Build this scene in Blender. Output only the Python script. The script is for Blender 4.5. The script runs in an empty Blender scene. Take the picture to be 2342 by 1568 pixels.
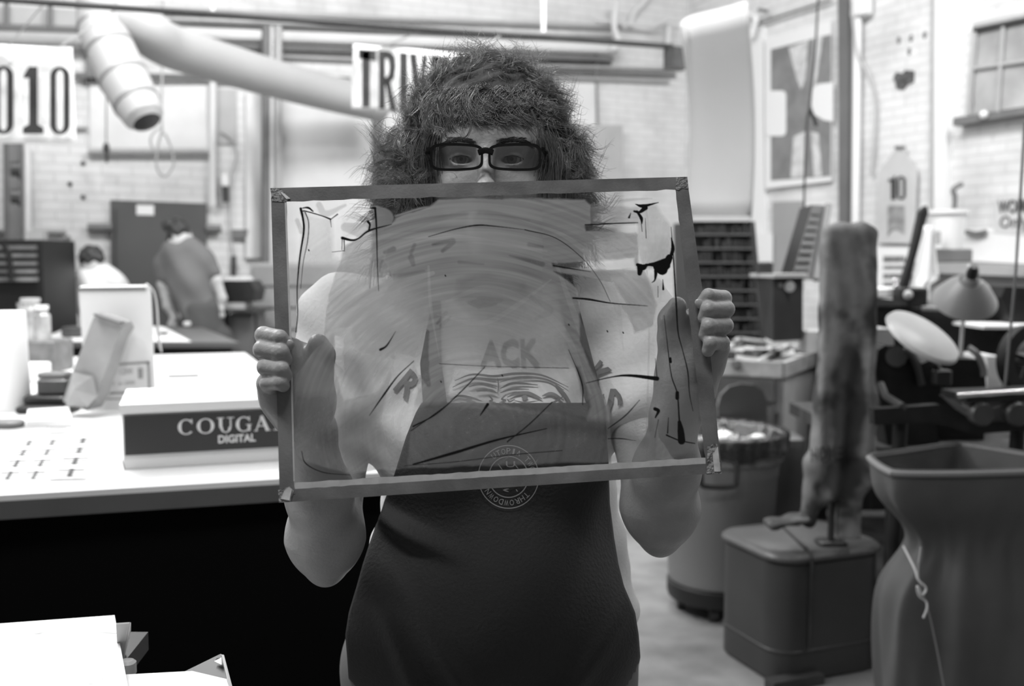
import bpy, bmesh, math, random
import numpy as np
import openvdb
from mathutils import Vector, Matrix
random.seed(7); RNG = np.random.default_rng(7)
D = bpy.data; SC = bpy.context.scene; COL = SC.collection
# ------------------------------------------------------------------ camera, world, lights, exposure
FPX = 2277.0; PITCH = math.atan(184/2277.0); CAMZ = 1.39
cam_d = D.cameras.new('camera'); cam = D.objects.new('camera', cam_d); COL.objects.link(cam)
cam_d.sensor_width = 36; cam_d.lens = 35.0; cam_d.clip_start = 0.02; cam_d.clip_end = 100
cam.location = (0, 0, CAMZ); cam.rotation_euler = (math.pi/2 - PITCH, 0, 0)
cam_d.dof.use_dof = True; cam_d.dof.focus_distance = 1.12; cam_d.dof.aperture_fstop = 4.6
SC.camera = cam
SC.view_settings.view_transform = 'Standard'; SC.view_settings.look = 'None'
SC.view_settings.gamma = 1.0; SC.view_settings.exposure = 0.0
SC.view_settings.use_curve_mapping = False
w = D.worlds.new('world'); SC.world = w; w.use_nodes = True
w.node_tree.nodes['Background'].inputs[0].default_value = (1, 1, 1, 1)
w.node_tree.nodes['Background'].inputs[1].default_value = 0.20
SC.cycles.max_bounces = 6; SC.cycles.transparent_max_bounces = 24
SC.cycles.diffuse_bounces = 3; SC.cycles.glossy_bounces = 3
def area(name, loc, target, sx, sy, power):
    l = D.lights.new(name, 'AREA'); l.shape = 'RECTANGLE'; l.size = sx; l.size_y = sy; l.energy = power
    o = D.objects.new(name, l); COL.objects.link(o); o.location = loc
    o.rotation_euler = (Vector(target) - Vector(loc)).to_track_quat('-Z', 'Y').to_euler()
    return o
# (x, y, z, target, length, width, watts): the shop's ceiling fluorescents
TUBES = [(-1.75, 2.9, 3.0, (-1.5, 2.9, 0), 2.4, .5, 80),
         (-2.6, 4.6, 4.8, (-2.9, 7.0, -.6), 2.4, .4, 175),
         (0.3, 5.4, 4.8, (0.1, 8.0, -.6), 2.4, .4, 190),
         (3.0, 3.7, 4.8, (4.0, 6.8, .2), 2.4, .4, 180),
         (1.9, 3.6, 3.9, (2.2, 5.0, .6), 2.4, .3, 4),
         (-.45, .62, 3.3, (-.3, 1.0, 1.2), 1.2, .3, 32)]
for i, (x, y, z, tg, L, W_, P_) in enumerate(TUBES):
    area('fluorescent_light', (x, y, z - .06), tg, L, W_, P_)
# light of the windows in the wall on the left, out of frame
area('window_light', (-3.9, 1.2, 2.1), (0, 1.4, 1.1), 1.6, 1.2, 26)
# ------------------------------------------------------------------ projection helpers
F_ = np.array([0, math.cos(PITCH), -math.sin(PITCH)]); U_ = np.array([0, math.sin(PITCH), math.cos(PITCH)])
def ray(px, py):
    return F_ + np.array([(px - 1171)/FPX, 0, 0]) + U_*((784 - py)/FPX)
def W(px, py, Y):
    d = ray(px, py); t = Y/d[1]
    return Vector((d[0]*t, d[1]*t, CAMZ + d[2]*t))
def Z(px, py, z):
    d = ray(px, py); t = (z - CAMZ)/d[2]
    return Vector((d[0]*t, d[1]*t, z))
TH = math.radians(26)
UB = Vector((math.cos(TH), math.sin(TH), 0)); VB = Vector((-math.sin(TH), math.cos(TH), 0))   # along back wall / away
WB0 = Vector((0, 9.8, 0)); CORNER = WB0 + UB*2.04
def planehit(px, py, p0, n):
    d = Vector(ray(px, py)); o = Vector((0, 0, CAMZ))
    t = (p0 - o).dot(n)/d.dot(n); return o + d*t
def B(px, py, off=0.0): return planehit(px, py, WB0 - VB*off, VB)        # on the back wall
def R(px, py, off=0.0): return planehit(px, py, CORNER - UB*off, UB)     # on the right wall
# ------------------------------------------------------------------ materials
MATS = {}
def mat(name, v, rough=.6, noise=0, scale=8, metal=0, bump=0, bscale=30, spec=.5, dark=None, coat=0):
    if name in MATS: return MATS[name]
    m = D.materials.new(name); m.use_nodes = True; nt = m.node_tree; b = nt.nodes['Principled BSDF']
    b.inputs['Base Color'].default_value = (v, v, v, 1); b.inputs['Roughness'].default_value = rough
    b.inputs['Metallic'].default_value = metal; b.inputs['Specular IOR Level'].default_value = spec
    if coat: b.inputs['Coat Weight'].default_value = coat
    tc = nt.nodes.new('ShaderNodeTexCoord')
    if noise:
        n = nt.nodes.new('ShaderNodeTexNoise'); n.inputs['Scale'].default_value = scale; n.inputs['Detail'].default_value = 6
        nt.links.new(tc.outputs['Object'], n.inputs['Vector'])
        r = nt.nodes.new('ShaderNodeValToRGB'); lo = max(0, v*(1 - noise)); hi = min(1, v*(1 + noise))
        if dark is not None: lo = dark
        r.color_ramp.elements[0].position = .3; r.color_ramp.elements[1].position = .7
        r.color_ramp.elements[0].color = (lo, lo, lo, 1); r.color_ramp.elements[1].color = (hi, hi, hi, 1)
        nt.links.new(n.outputs['Fac'], r.inputs[0]); nt.links.new(r.outputs[0], b.inputs['Base Color'])
    if bump:
        n2 = nt.nodes.new('ShaderNodeTexNoise'); n2.inputs['Scale'].default_value = bscale; n2.inputs['Detail'].default_value = 5
        nt.links.new(tc.outputs['Object'], n2.inputs['Vector'])
        bp = nt.nodes.new('ShaderNodeBump'); bp.inputs['Strength'].default_value = bump; bp.inputs['Distance'].default_value = .01
        nt.links.new(n2.outputs['Fac'], bp.inputs['Height']); nt.links.new(bp.outputs[0], b.inputs['Normal'])
    MATS[name] = m; return m
def brickmat(name, v, axis_u):
    m = D.materials.new(name); m.use_nodes = True; nt = m.node_tree; b = nt.nodes['Principled BSDF']; b.inputs['Roughness'].default_value = .65
    tc = nt.nodes.new('ShaderNodeTexCoord'); sep = nt.nodes.new('ShaderNodeSeparateXYZ'); cmb = nt.nodes.new('ShaderNodeCombineXYZ')
    nt.links.new(tc.outputs['Object'], sep.inputs[0])
    nt.links.new(sep.outputs[axis_u], cmb.inputs[0]); nt.links.new(sep.outputs[2], cmb.inputs[1])
    br = nt.nodes.new('ShaderNodeTexBrick'); br.inputs['Scale'].default_value = 1.0
    br.inputs['Brick Width'].default_value = .21; br.inputs['Row Height'].default_value = .075; br.inputs['Mortar Size'].default_value = .006
    br.inputs['Mortar Smooth'].default_value = .4
    br.inputs['Color1'].default_value = (v, v, v, 1); br.inputs['Color2'].default_value = (v*.95,)*3 + (1,)
    br.inputs['Mortar'].default_value = (v*.84,)*3 + (1,)
    nt.links.new(cmb.outputs[0], br.inputs['Vector'])
    n = nt.nodes.new('ShaderNodeTexNoise'); n.inputs['Scale'].default_value = 1.7; n.inputs['Detail'].default_value = 7
    nt.links.new(tc.outputs['Object'], n.inputs['Vector'])
    r = nt.nodes.new('ShaderNodeValToRGB'); r.color_ramp.elements[0].position = .32; r.color_ramp.elements[1].position = .52
    r.color_ramp.elements[0].color = (.78,)*3 + (1,); r.color_ramp.elements[1].color = (1, 1, 1, 1)
    nt.links.new(n.outputs['Fac'], r.inputs[0])
    mx = nt.nodes.new('ShaderNodeMix'); mx.data_type = 'RGBA'; mx.blend_type = 'MULTIPLY'; mx.inputs[0].default_value = 1
    nt.links.new(br.outputs['Color'], mx.inputs[6]); nt.links.new(r.outputs[0], mx.inputs[7]); nt.links.new(mx.outputs[2], b.inputs['Base Color'])
    bp = nt.nodes.new('ShaderNodeBump'); bp.inputs['Strength'].default_value = .6; bp.inputs['Distance'].default_value = .006; bp.invert = True
    nt.links.new(br.outputs['Fac'], bp.inputs['Height']); nt.links.new(bp.outputs[0], b.inputs['Normal'])
    return m
WHITE = mat('white_paint', .82, .5); OFFW = mat('off_white_paint', .7, .55, .08, 3); PAPER = mat('white_paper', .85, .8)
BLACK = mat('black_ink', .012, .45); DARK = mat('dark_paint', .03, .5, .4, 5); CHAR = mat('charcoal_metal', .05, .4, .3, 9)
GREY = mat('grey_paint', .16, .5, .12, 6); MIDG = mat('mid_grey_card', .3, .7, .08, 10); LGREY = mat('light_grey', .42, .5, .08, 5)
WOOD = mat('worn_wood', .42, .6, .25, 14, bump=.2); DWOOD = mat('dark_wood', .06, .55, .4, 12)
STEEL = mat('bright_steel', .75, .25, metal=1); IRON = mat('black_iron', .014, .45, .3, 20, spec=.3)
# ------------------------------------------------------------------ object helpers
def tag(o, label=None, cat=None, group=None, kind=None):
    if label: o['label'] = label
    if cat: o['category'] = cat
    if group: o['group'] = group
    if kind: o['kind'] = kind
    return o
def thing(name, loc, label, cat, group=None):
    o = D.objects.new(name, None); COL.objects.link(o); o.location = loc; o.empty_display_size = .05
    return tag(o, label, cat, group)
def wloc(o):
    v = Vector((0, 0, 0))
    while o is not None: v += o.location; o = o.parent
    return v
def link_mesh(name, verts, faces, m, parent=None, smooth=False, sharp=False):
    verts = np.asarray(verts, dtype=float).reshape(-1, 3)
    if parent is not None: org = wloc(parent)
    else:
        org = Vector(((verts[:, 0].min() + verts[:, 0].max())/2, (verts[:, 1].min() + verts[:, 1].max())/2, verts[:, 2].min()))
    me = D.meshes.new(name); me.from_pydata((verts - np.array(org)).tolist(), [], faces if isinstance(faces, list) else faces.tolist())
    me.materials.append(m); me.update()
    if smooth:
        me.polygons.foreach_set('use_smooth', [True]*len(me.polygons))
        if sharp: me.set_sharp_from_angle(angle=math.radians(38))
    o = D.objects.new(name, me); COL.objects.link(o)
    if parent is not None: o.parent = parent
    else: o.location = org
    return o
class MB:
    def __init__(s): s.v = []; s.f = []
    def add(s, vs, fs):
        n = len(s.v); s.v += [tuple(v) for v in vs]; s.f += [tuple(n + i for i in f) for f in fs]; return s
    def hexa(s, p):      # 8 points: bottom ring 4, top ring 4
        return s.add(p, [(0, 3, 2, 1), (4, 5, 6, 7), (0, 1, 5, 4), (1, 2, 6, 5), (2, 3, 7, 6), (3, 0, 4, 7)])
    def box(s, c, sx, sy, sz, ux=Vector((1, 0, 0)), uy=None, uz=Vector((0, 0, 1))):   # c = centre of the base
        c = Vector(c); ux = Vector(ux).normalized(); uz = Vector(uz).normalized()
        uy = Vector(uy).normalized() if uy is not None else uz.cross(ux).normalized()
        a, b, h = ux*sx/2, uy*sy/2, uz*sz
        return s.hexa([c - a - b, c + a - b, c + a + b, c - a + b, c - a - b + h, c + a - b + h, c + a + b + h, c - a + b + h])
    def rbox(s, c, sx, sy, sz, r=.01, ux=Vector((1, 0, 0)), n=4, uz=Vector((0, 0, 1)), bev=.0):   # rounded vertical corners
        c = Vector(c); ux = Vector(ux).normalized(); uz = Vector(uz).normalized(); uy = uz.cross(ux)
        ring = []
        for qx, qy, a0 in ((1, 1, 0), (-1, 1, 90), (-1, -1, 180), (1, -1, 270)):
            for k in range(n + 1):
                a = math.radians(a0 + 90*k/n); ring.append((qx*(sx/2 - r) + r*math.cos(a), qy*(sy/2 - r) + r*math.sin(a)))
        bev = bev or min(r, sz/2)*.4; N = len(ring); lv = [(0, 1 - bev*2/min(sx, sy)), (bev, 1), (sz - bev, 1), (sz, 1 - bev*2/min(sx, sy))]
        vs = [c + ux*(x*k) + uy*(y*k) + uz*h for h, k in lv for x, y in ring]
        fs = [tuple(range(N - 1, -1, -1)), tuple(3*N + i for i in range(N))]
        for j in range(3):
            for i in range(N): fs.append((j*N + i, j*N + (i + 1) % N, (j + 1)*N + (i + 1) % N, (j + 1)*N + i))
        return s.add(vs, fs)
    def prism(s, poly, d):   # planar polygon of world points swept along d
        d = Vector(d); n = len(poly); vs = [Vector(p) for p in poly] + [Vector(p) + d for p in poly]
        fs = [tuple(range(n - 1, -1, -1)), tuple(range(n, 2*n))] + [(i, (i + 1) % n, n + (i + 1) % n, n + i) for i in range(n)]
        return s.add(vs, fs)
    def tube(s, pts, r, n=10, caps=True, flat=1.0, up=None):
        pts = [Vector(p) for p in pts]; rs = r if isinstance(r, (list, tuple)) else [r]*len(pts)
        t0 = (pts[1] - pts[0]).normalized(); nx = up or (Vector((0, 0, 1)) if abs(t0.z) < .9 else Vector((1, 0, 0)))
        base = len(s.v)
        for i, p in enumerate(pts):
            t = (pts[min(i + 1, len(pts) - 1)] - pts[max(i - 1, 0)]).normalized()
            nx = (nx - t*nx.dot(t)).normalized(); ny = t.cross(nx)
            for k in range(n):
                a = 2*math.pi*k/n; s.v.append(tuple(p + nx*(math.cos(a)*rs[i]) + ny*(math.sin(a)*rs[i]*flat)))
        for i in range(len(pts) - 1):
            for k in range(n):
                s.f.append((base + i*n + k, base + i*n + (k + 1) % n, base + (i + 1)*n + (k + 1) % n, base + (i + 1)*n + k))
        if caps:
            s.f.append(tuple(base + k for k in range(n - 1, -1, -1))); s.f.append(tuple(base + (len(pts) - 1)*n + k for k in range(n)))
        return s
    def lathe(s, c, prof, n=32, axis=Vector((0, 0, 1)), close=False):   # prof: (radius, height)
        c = Vector(c); ax = Vector(axis).normalized(); nx = ax.orthogonal().normalized(); ny = ax.cross(nx); base = len(s.v)
        for r, h in prof:
            for k in range(n):
                a = 2*math.pi*k/n; s.v.append(tuple(c + ax*h + nx*(r*math.cos(a)) + ny*(r*math.sin(a))))
        m = len(prof)
        for i in range(m - 1 + (1 if close else 0)):
            j = (i + 1) % m
            for k in range(n): s.f.append((base + i*n + k, base + i*n + (k + 1) % n, base + j*n + (k + 1) % n, base + j*n + k))
        if not close:
            if prof[0][0] > 1e-5: s.f.append(tuple(base + k for k in range(n - 1, -1, -1)))
            if prof[-1][0] > 1e-5: s.f.append(tuple(base + (m - 1)*n + k for k in range(n)))
        return s
    def quad(s, a, b, c, d): return s.add([a, b, c, d], [(0, 1, 2, 3)])
    def slab(s, a, b, c, d, t):   # a thin plate from four corners, thickened against its normal
        a, b, c, d = map(Vector, (a, b, c, d)); n = (b - a).cross(d - a).normalized()*t
        return s.hexa([a, b, c, d, a + n, b + n, c + n, d + n])
    def ball(s, c, r, n=16, rz=None):
        rz = rz or r; prof = [(max(1e-6, r*math.sin(math.pi*k/10)), -rz*math.cos(math.pi*k/10)) for k in range(11)]
        return s.lathe(c, prof, n)
    def build(s, name, m, parent=None, smooth=False, sharp=True): return link_mesh(name, s.v, s.f, m, parent, smooth, sharp)
def smoothpath(pts, n=8):     # Catmull-Rom
    P = [Vector(p) for p in pts]; P = [P[0]*2 - P[1]] + P + [P[-1]*2 - P[-2]]; out = []
    for i in range(1, len(P) - 2):
        for k in range(n):
            t = k/n; a, b, c, d = P[i-1], P[i], P[i+1], P[i+2]
            out.append(.5*((2*b) + (c - a)*t + (2*a - 5*b + 4*c - d)*t*t + (3*b - a - 3*c + d)*t*t*t))
    out.append(P[-2]); return out
def text_tris(s, bold=0.0, spacing=1.0, res=3):
    cu = D.curves.new('t', 'FONT'); cu.body = s; cu.offset = bold; cu.space_character = spacing; cu.resolution_u = res; cu.fill_mode = 'FRONT'
    o = D.objects.new('t', cu); COL.objects.link(o); dg = bpy.context.evaluated_depsgraph_get()
    me = D.meshes.new_from_object(o.evaluated_get(dg)); v = np.array([p.co[:] for p in me.vertices])[:, :2]; f = [tuple(p.vertices) for p in me.polygons]
    D.objects.remove(o); D.curves.remove(cu); D.meshes.remove(me)
    v = v - v.min(0); ext = v.max(0); return v/ext, f, ext[0]/ext[1]
def text_quad(mb, s, a, b, c, d, bold=0.0, spacing=1.0):   # a bottom left, b bottom right, c top right, d top left
    a, b, c, d = map(Vector, (a, b, c, d)); v, f, _ = text_tris(s, bold, spacing)
    mb.add([a*((1-x)*(1-y)) + b*(x*(1-y)) + c*(x*y) + d*((1-x)*y) for x, y in v], f)
# ------------------------------------------------------------------ signed distance modelling
def cap(a, b, r0, r1=None, k=.01, op=1):
    a = np.array(a, float); b = np.array(b, float); r1 = r0 if r1 is None else r1
    def fn(P):
        ab = b - a; h = np.clip(((P - a)@ab)/max(ab@ab, 1e-9), 0, 1); q = P - a - h[..., None]*ab
        return np.sqrt((q*q).sum(-1)) - (r0 + (r1 - r0)*h)
    return (fn, k, op)
def ell(c, r, k=.01, op=1, rot=None):
    c = np.array(c, float); r = np.array(r, float); M = np.array(rot) if rot is not None else None
    def fn(P):
        q = P - c
        if M is not None: q = q@M
        k0 = np.sqrt(((q/r)**2).sum(-1)); k1 = np.sqrt(((q/(r*r))**2).sum(-1)) + 1e-9
        return k0*(k0 - 1)/k1
    return (fn, k, op)
def rbx(c, h, rad, k=.01, op=1, rot=None):
    c = np.array(c, float); h = np.array(h, float) - rad; M = np.array(rot) if rot is not None else None
    def fn(P):
        q = P - c
        if M is not None: q = q@M
        q = np.abs(q) - h
        return np.sqrt((np.maximum(q, 0)**2).sum(-1)) + np.minimum(q.max(-1), 0) - rad
    return (fn, k, op)
def sd(P, prims, disp=None):
    d = None
    for fn, k, op in prims:
        e = fn(P)
        if d is None: d = e; continue
        if op == 1:
            h = np.maximum(k - np.abs(d - e), 0)/k; d = np.minimum(d, e) - h*h*k*.25
        else:
            e = -e; h = np.maximum(k - np.abs(d - e), 0)/k; d = np.maximum(d, e) + h*h*k*.25
    if disp is not None: d = d + disp(P)
    return d
def sd_mesh(prims, lo, hi, vox, disp=None, adapt=0.0):
    lo = np.array(lo, float); hi = np.array(hi, float); NB = 24; bs = NB*vox; nb = np.ceil((hi - lo)/bs).astype(int)
    g = openvdb.FloatGrid(background=vox*3.0); hd = bs*.87
    for i in range(nb[0]):
        for j in range(nb[1]):
            for k in range(nb[2]):
                c = lo + (np.array([i, j, k]) + .5)*bs
                cd = sd(c[None], prims)[0]
                if cd > hd + 4*vox + .012: continue
                o = np.array([i, j, k])*NB
                if cd < -(hd + 4*vox + .02): g.fill(tuple(int(v) for v in o), tuple(int(v) + NB - 1 for v in o), -vox*3.0, False); continue
                ax = [lo[a] + (o[a] + np.arange(NB))*vox for a in range(3)]
                P = np.stack(np.meshgrid(*ax, indexing='ij'), -1)
                near = []; ds = [p[0](c[None])[0] for p in prims]; dm = min(d for d, p in zip(ds, prims) if p[2] == 1)
                for d, p in zip(ds, prims):
                    if (p[2] == 1 and d < max(dm, -hd) + 2*hd + .03 + p[1]) or (p[2] == -1 and d < hd + .03 + p[1]): near.append(p)
                A = np.clip(sd(P, near, disp), -vox*3, vox*3).astype(np.float32)
                g.copyFromArray(A, ijk=tuple(int(v) for v in o), tolerance=0)
    pts, tris, quads = g.convertToPolygons(isovalue=0.0, adaptivity=adapt)
    pts = lo + np.asarray(pts)*vox
    f = [tuple(int(x) for x in q[::-1]) for q in quads] + [tuple(int(x) for x in t[::-1]) for t in tris]
    return pts, f
def sd_build(name, prims, lo, hi, vox, m, parent=None, disp=None, adapt=0.0, smooth_it=2):
    v, f = sd_mesh(prims, lo, hi, vox, disp, adapt)
    o = link_mesh(name, v, f, m, parent, True)
    if smooth_it:
        md = o.modifiers.new('relax', 'SMOOTH'); md.factor = .5; md.iterations = smooth_it
    return o
def hit(px, py, prims, Y0=1.0, off=0.0, disp=None):       # first point of a surface on the sight line of each pixel
    px = np.asarray(px, float); py = np.asarray(py, float)
    d = F_ + ((px - 1171)/FPX)[..., None]*np.array([1, 0, 0]) + ((784 - py)/FPX)[..., None]*U_
    d /= np.sqrt((d*d).sum(-1))[..., None]; t = Y0/d[..., 1]; o = np.array([0, 0, CAMZ])
    for _ in range(60): t = t + np.clip(sd(o + d*t[..., None], prims, disp) - off, -.05, .05)*.8
    return o + d*np.minimum(t, Y0 + .7)[..., None]
# ================================================================== the room
def struct(mb, name, m): o = mb.build(name, m); tag(o, kind='structure'); return o
FLOORM = mat('stained_concrete', .2, .6, .5, 3.2, bump=.35, bscale=9)
WBM = brickmat('painted_brick_back', .72, 0); WRM = brickmat('painted_brick_right', .8, 1)
CEIL = 5.2
LC = CORNER - UB*9.5; RC = CORNER - VB*13
struct(MB().hexa([Vector((-7, -3, -.1)), Vector((8, -3, -.1)), Vector((8, 13, -.1)), Vector((-7, 13, -.1)), Vector((-7, -3, 0)), Vector((8, -3, 0)), Vector((8, 13, 0)), Vector((-7, 13, 0))]), 'floor', FLOORM)
def wallbox(a, b, n, h, t=.2):
    a, b, n = Vector(a), Vector(b), Vector(n)*t
    return MB().hexa([a, b, b + n, a + n] + [p + Vector((0, 0, h)) for p in (a, b, b + n, a + n)])
struct(wallbox(LC, CORNER + UB*.2, VB, CEIL), 'wall_back', WBM)
struct(wallbox(RC, CORNER, UB, CEIL), 'wall_right', WRM)
struct(wallbox(LC - VB*13, LC, -UB, CEIL), 'wall_left', mat('dim_wall', .35, .7, .1, 2))
struct(MB().hexa([Vector((-9, -5, CEIL)), Vector((9, -5, CEIL)), Vector((9, 15, CEIL)), Vector((-9, 15, CEIL)), Vector((-9, -5, CEIL + .1)), Vector((9, -5, CEIL + .1)), Vector((9, 15, CEIL + .1)), Vector((-9, 15, CEIL + .1))]), 'ceiling', mat('ceiling_paint', .4, .8, .1, 2))
# wall detail
def quadpix(fn, x0, y0, x1, y1, dl=0, dr=0): return [fn(x0, y1), fn(x1, y1), fn(x1, y0 + dr), fn(x0, y0 + dl)]
def panelB(name, pts, t, m, **k):   # raised piece on the back wall from corner pixels
    p = [B(x, y, .002) for x, y in pts]; return MB().prism(p, -VB*t).build(name, m)
def panelR(name, pts, t, m):
    p = [R(x, y, .002) for x, y in pts]; return MB().prism(p, -UB*t).build(name, m)
def pipe_b(x0, y0, x1, y1, r, off, m, name='conduit_pipe', fn=B, n=8, lab=None, parent=None):
    a = fn(x0, y0, off); b = fn(x1, y1, off); mb = MB().tube([a, b], r, n)
    o = mb.build(name, m, parent, True); return tag(o, lab, 'pipe' if lab else None)
k = 0
for (x0, y0, x1, y1, r, off, m, lab) in [
    (-60, 62, 210, 72, .035, .10, GREY, 'dark grey horizontal pipe at the top left above the number banner'),
    (-60, 84, 230, 92, .05, .16, LGREY, 'thick grey pipe directly above the number banner, left of the duct'),
    (300, 20, 1420, 62, .022, .06, LGREY, 'thin pale pipe highest of the wall runs in the middle'),
    (300, 45, 1400, 88, .018, .06, GREY, 'thin grey pipe second from the top on the back wall'),
    (380, 74, 1410, 112, .05, .14, OFFW, 'thick white pipe running across the back wall above the name banner'),
    (380, 101, 1400, 135, .03, .10, GREY, 'dark grey pipe just under the thick white one'),
    (430, 120, 1212, 152, .018, .05, LGREY, 'thin pale conduit level with the top of the name banner'),
    (170, 172, 800, 182, .025, .08, GREY, 'grey pipe passing behind the drooping duct end'),
    (1225, 150, 1545, 158, .016, .05, LGREY, 'thin conduit right of the hair, topmost of three'),
    (1225, 163, 1545, 172, .016, .05, GREY, 'thin grey conduit right of the hair, middle of three'),
    (1225, 175, 1530, 186, .016, .05, LGREY, 'thin conduit right of the hair, lowest of three'),
    (30, 310, 32, 640, .07, .10, GREY, 'grey vertical pipe on the far left wall below the number banner'),
    (62, 330, 64, 600, .03, .08, OFFW, 'white vertical pipe beside the grey one at far left'),
    (608, 60, 606, 700, .035, .19, GREY, 'grey vertical pipe left of the taped plate corner'),
    (621, 60, 620, 700, .015, .19, OFFW, 'thin white vertical pipe between two grey ones'),
    (636, 60, 636, 640, .035, .19, LGREY, 'light grey vertical pipe just above the plate corner'),
    (487, 170, 486, 470, .03, .08, OFFW, 'white vertical pipe right of the looped cord'),
    (1363, 110, 1366, 290, .012, .05, GREY, 'thin vertical conduit above the grey box on the wall right of the hair'),
    (1530, 60, 1528, 110, .03, .06, OFFW, 'short white vertical pipe near the room corner'),
    (200, 345, 480, 345, .025, .07, LGREY, 'light grey rail below the looped cord on the back wall'),
    (-60, 523, 150, 528, .03, .04, LGREY, 'pale horizontal rail above the dark type cabinet on the left'),
    (200, 520, 255, 520, .035, .06, GREY, 'short grey pipe left of the dark door'),
    (470, 523, 505, 523, .035, .06, GREY, 'short grey pipe right of the dark door'),
    (-60, 292, 200, 292, .015, .04, LGREY, 'thin conduit behind the lower part of the number banner')]:
    pipe_b(x0, y0, x1, y1, r, off, m, lab=lab)
# elbow bends near the corner
for pts, r, lab, of_ in [([(1395, 112), (1408, 108), (1414, 90), (1405, 60), (1410, 0)], .03, 'bent white pipe rising to the ceiling near the room corner', .22),
                    ([(1360, 45), (1480, 60), (1505, 55), (1525, 45), (1545, 48)], .018, 'thin bent pipe crossing to the room corner', .14),
                    ([(1440, 60), (1450, 30), (1470, 8), (1490, -20)], .03, 'slanting white pipe going up right beside the bent one', .05)]:
    tag(MB().tube(smoothpath([B(x, y, of_) for x, y in pts], 6), r, 8).build('bent_pipe', OFFW, None, True), lab, 'pipe')
# raised panels / boarded windows on the back wall
def wpanel(pts, t, m, lab): tag(panelB('wall_board', pts, t, m), lab, 'panel')
wpanel([(205, 198), (480, 196), (480, 345), (205, 345)], .03, OFFW, 'white board on the back wall behind the looped cord')
wpanel([(560, 215), (600, 216), (600, 590), (560, 590)], .05, OFFW, 'narrow white board left of the three vertical pipes')
wpanel([(643, 205), (848, 250), (848, 700), (643, 700)], .04, OFFW, 'big plain white board below the sloping duct')
wpanel([(1225, 188), (1360, 192), (1360, 700), (1225, 700)], .04, OFFW, 'white board on the wall just right of the curly hair')
wpanel([(1300, 290), (1405, 290), (1405, 520), (1300, 520)], .16, LGREY, 'light grey box on the wall right of the curly hair')
wpanel([(850, 270), (872, 272), (872, 700), (850, 700)], .05, GREY, 'dark vertical post behind the left side of the hair')
wpanel([(1235, 132), (1395, 140), (1395, 156), (1235, 148)], .025, GREY, 'dark short beam right of the top of the hair')
# steel beam at upper left with dark recess
wpanel([(-80, 14), (195, 26), (195, 64), (-80, 56)], .05, LGREY, 'pale wall band between pipes above the number banner')
wpanel([(195, 60), (250, 62), (250, 200), (195, 195)], .03, GREY, 'dark grey recess plate behind the duct')
wpanel([(480, 205), (540, 205), (540, 330), (480, 330)], .02, LGREY, 'grey patch plate between the cord and the vertical pipes')
for x in (15, 115): pipe_b(x, 0, x - 1, 62, .02, .12, GREY, lab='thin vertical strut above the number banner, %s one' % ('left' if x < 50 else 'right'))
# dark door leaf in the back wall
dr = thing('door_1', B(360, 980, .05), None, None); dr['kind'] = 'structure'
DOORM = mat('door_paint', .085, .5, .06, 3)
MB().prism([B(252, 1000, .002), B(470, 1000, .002), B(470, 466, .002), B(252, 458, .002)], -VB*.06).build('door_leaf', DOORM, dr)
MB().prism([B(312, 491, .064), B(352, 492, .064), B(352, 469, .064), B(312, 468, .064)], -VB*.006).build('door_plate', WHITE, dr)
MB().prism([B(262, 480, .064), B(266, 480, .064), B(266, 1000, .064), B(262, 1000, .064)], -VB*.01).build('door_seam', CHAR, dr)
# electrical bits
def wallbits(pts, t, m, name, lab, cat, fn='B'):
    tag((panelB if fn == 'B' else panelR)(name, pts, t, m), lab, cat)
wallbits([(597, 432), (625, 432), (625, 500), (597, 500)], .12, CHAR, 'switch_box', 'dark electrical box beside the top left corner of the plate', 'box')
sw = thing('wall_sprayer', B(515, 460, .08), 'small white and black bottle hanging on the back wall right of the dark door', 'bottle')
MB().lathe(B(515, 428, .08), [(.0, 0), (.035, .01), (.04, .06), (.03, .10), (.0, .12)], 12).build('cap', WHITE, sw, True)
MB().tube([B(515, 425, .08), B(517, 462, .08)], .03, 10).build('body', CHAR, sw, True)
tag(MB().tube(smoothpath([B(505, 300, .05), B(530, 320, .05), B(540, 360, .05), B(525, 420, .05), B(530, 560, .05), B(545, 620, .05)]), .008, 6).build('hanging_wire', LGREY, None, True), 'thin pale wire curving down the wall right of the dark door', 'wire')
tag(panelB('wall_outlet', [(528, 525), (565, 525), (562, 545), (530, 545)], .05, GREY), 'small grey outlet box above the press by the back wall', 'outlet box')
tag(MB().tube([B(535, 585, .05), B(533, 660, .05)], .02, 8).build('wall_rod', CHAR, None, True), 'short dark rod standing against the wall right of the grey shirt', 'rod')
tag(MB().tube([B(157, 540, .04), B(148, 660, .08)], .015, 8).build('leaning_stick', GREY, None, True), 'thin grey stick leaning on the wall left of the white shirt', 'stick')
for x, y, l in ((190, 373, 'above'), (160, 420, 'left of'), (190, 450, 'nearest')):
    tag(MB().ball(B(x, y, .01), .018).build('wall_bolt', CHAR, None, True), 'small dark bolt in the left wall, %s the dark door' % l, 'bolt')
vp = [o for o in D.objects if o.get('label', '').startswith('grey vertical pipe on the far left')][0]
for x, y in ((35, 388), (35, 450)): MB().tube([B(x - 10, y, .1), B(x + 10, y, .1)], .09, 10).build('pipe_clamp', CHAR, vp, True)
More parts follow.
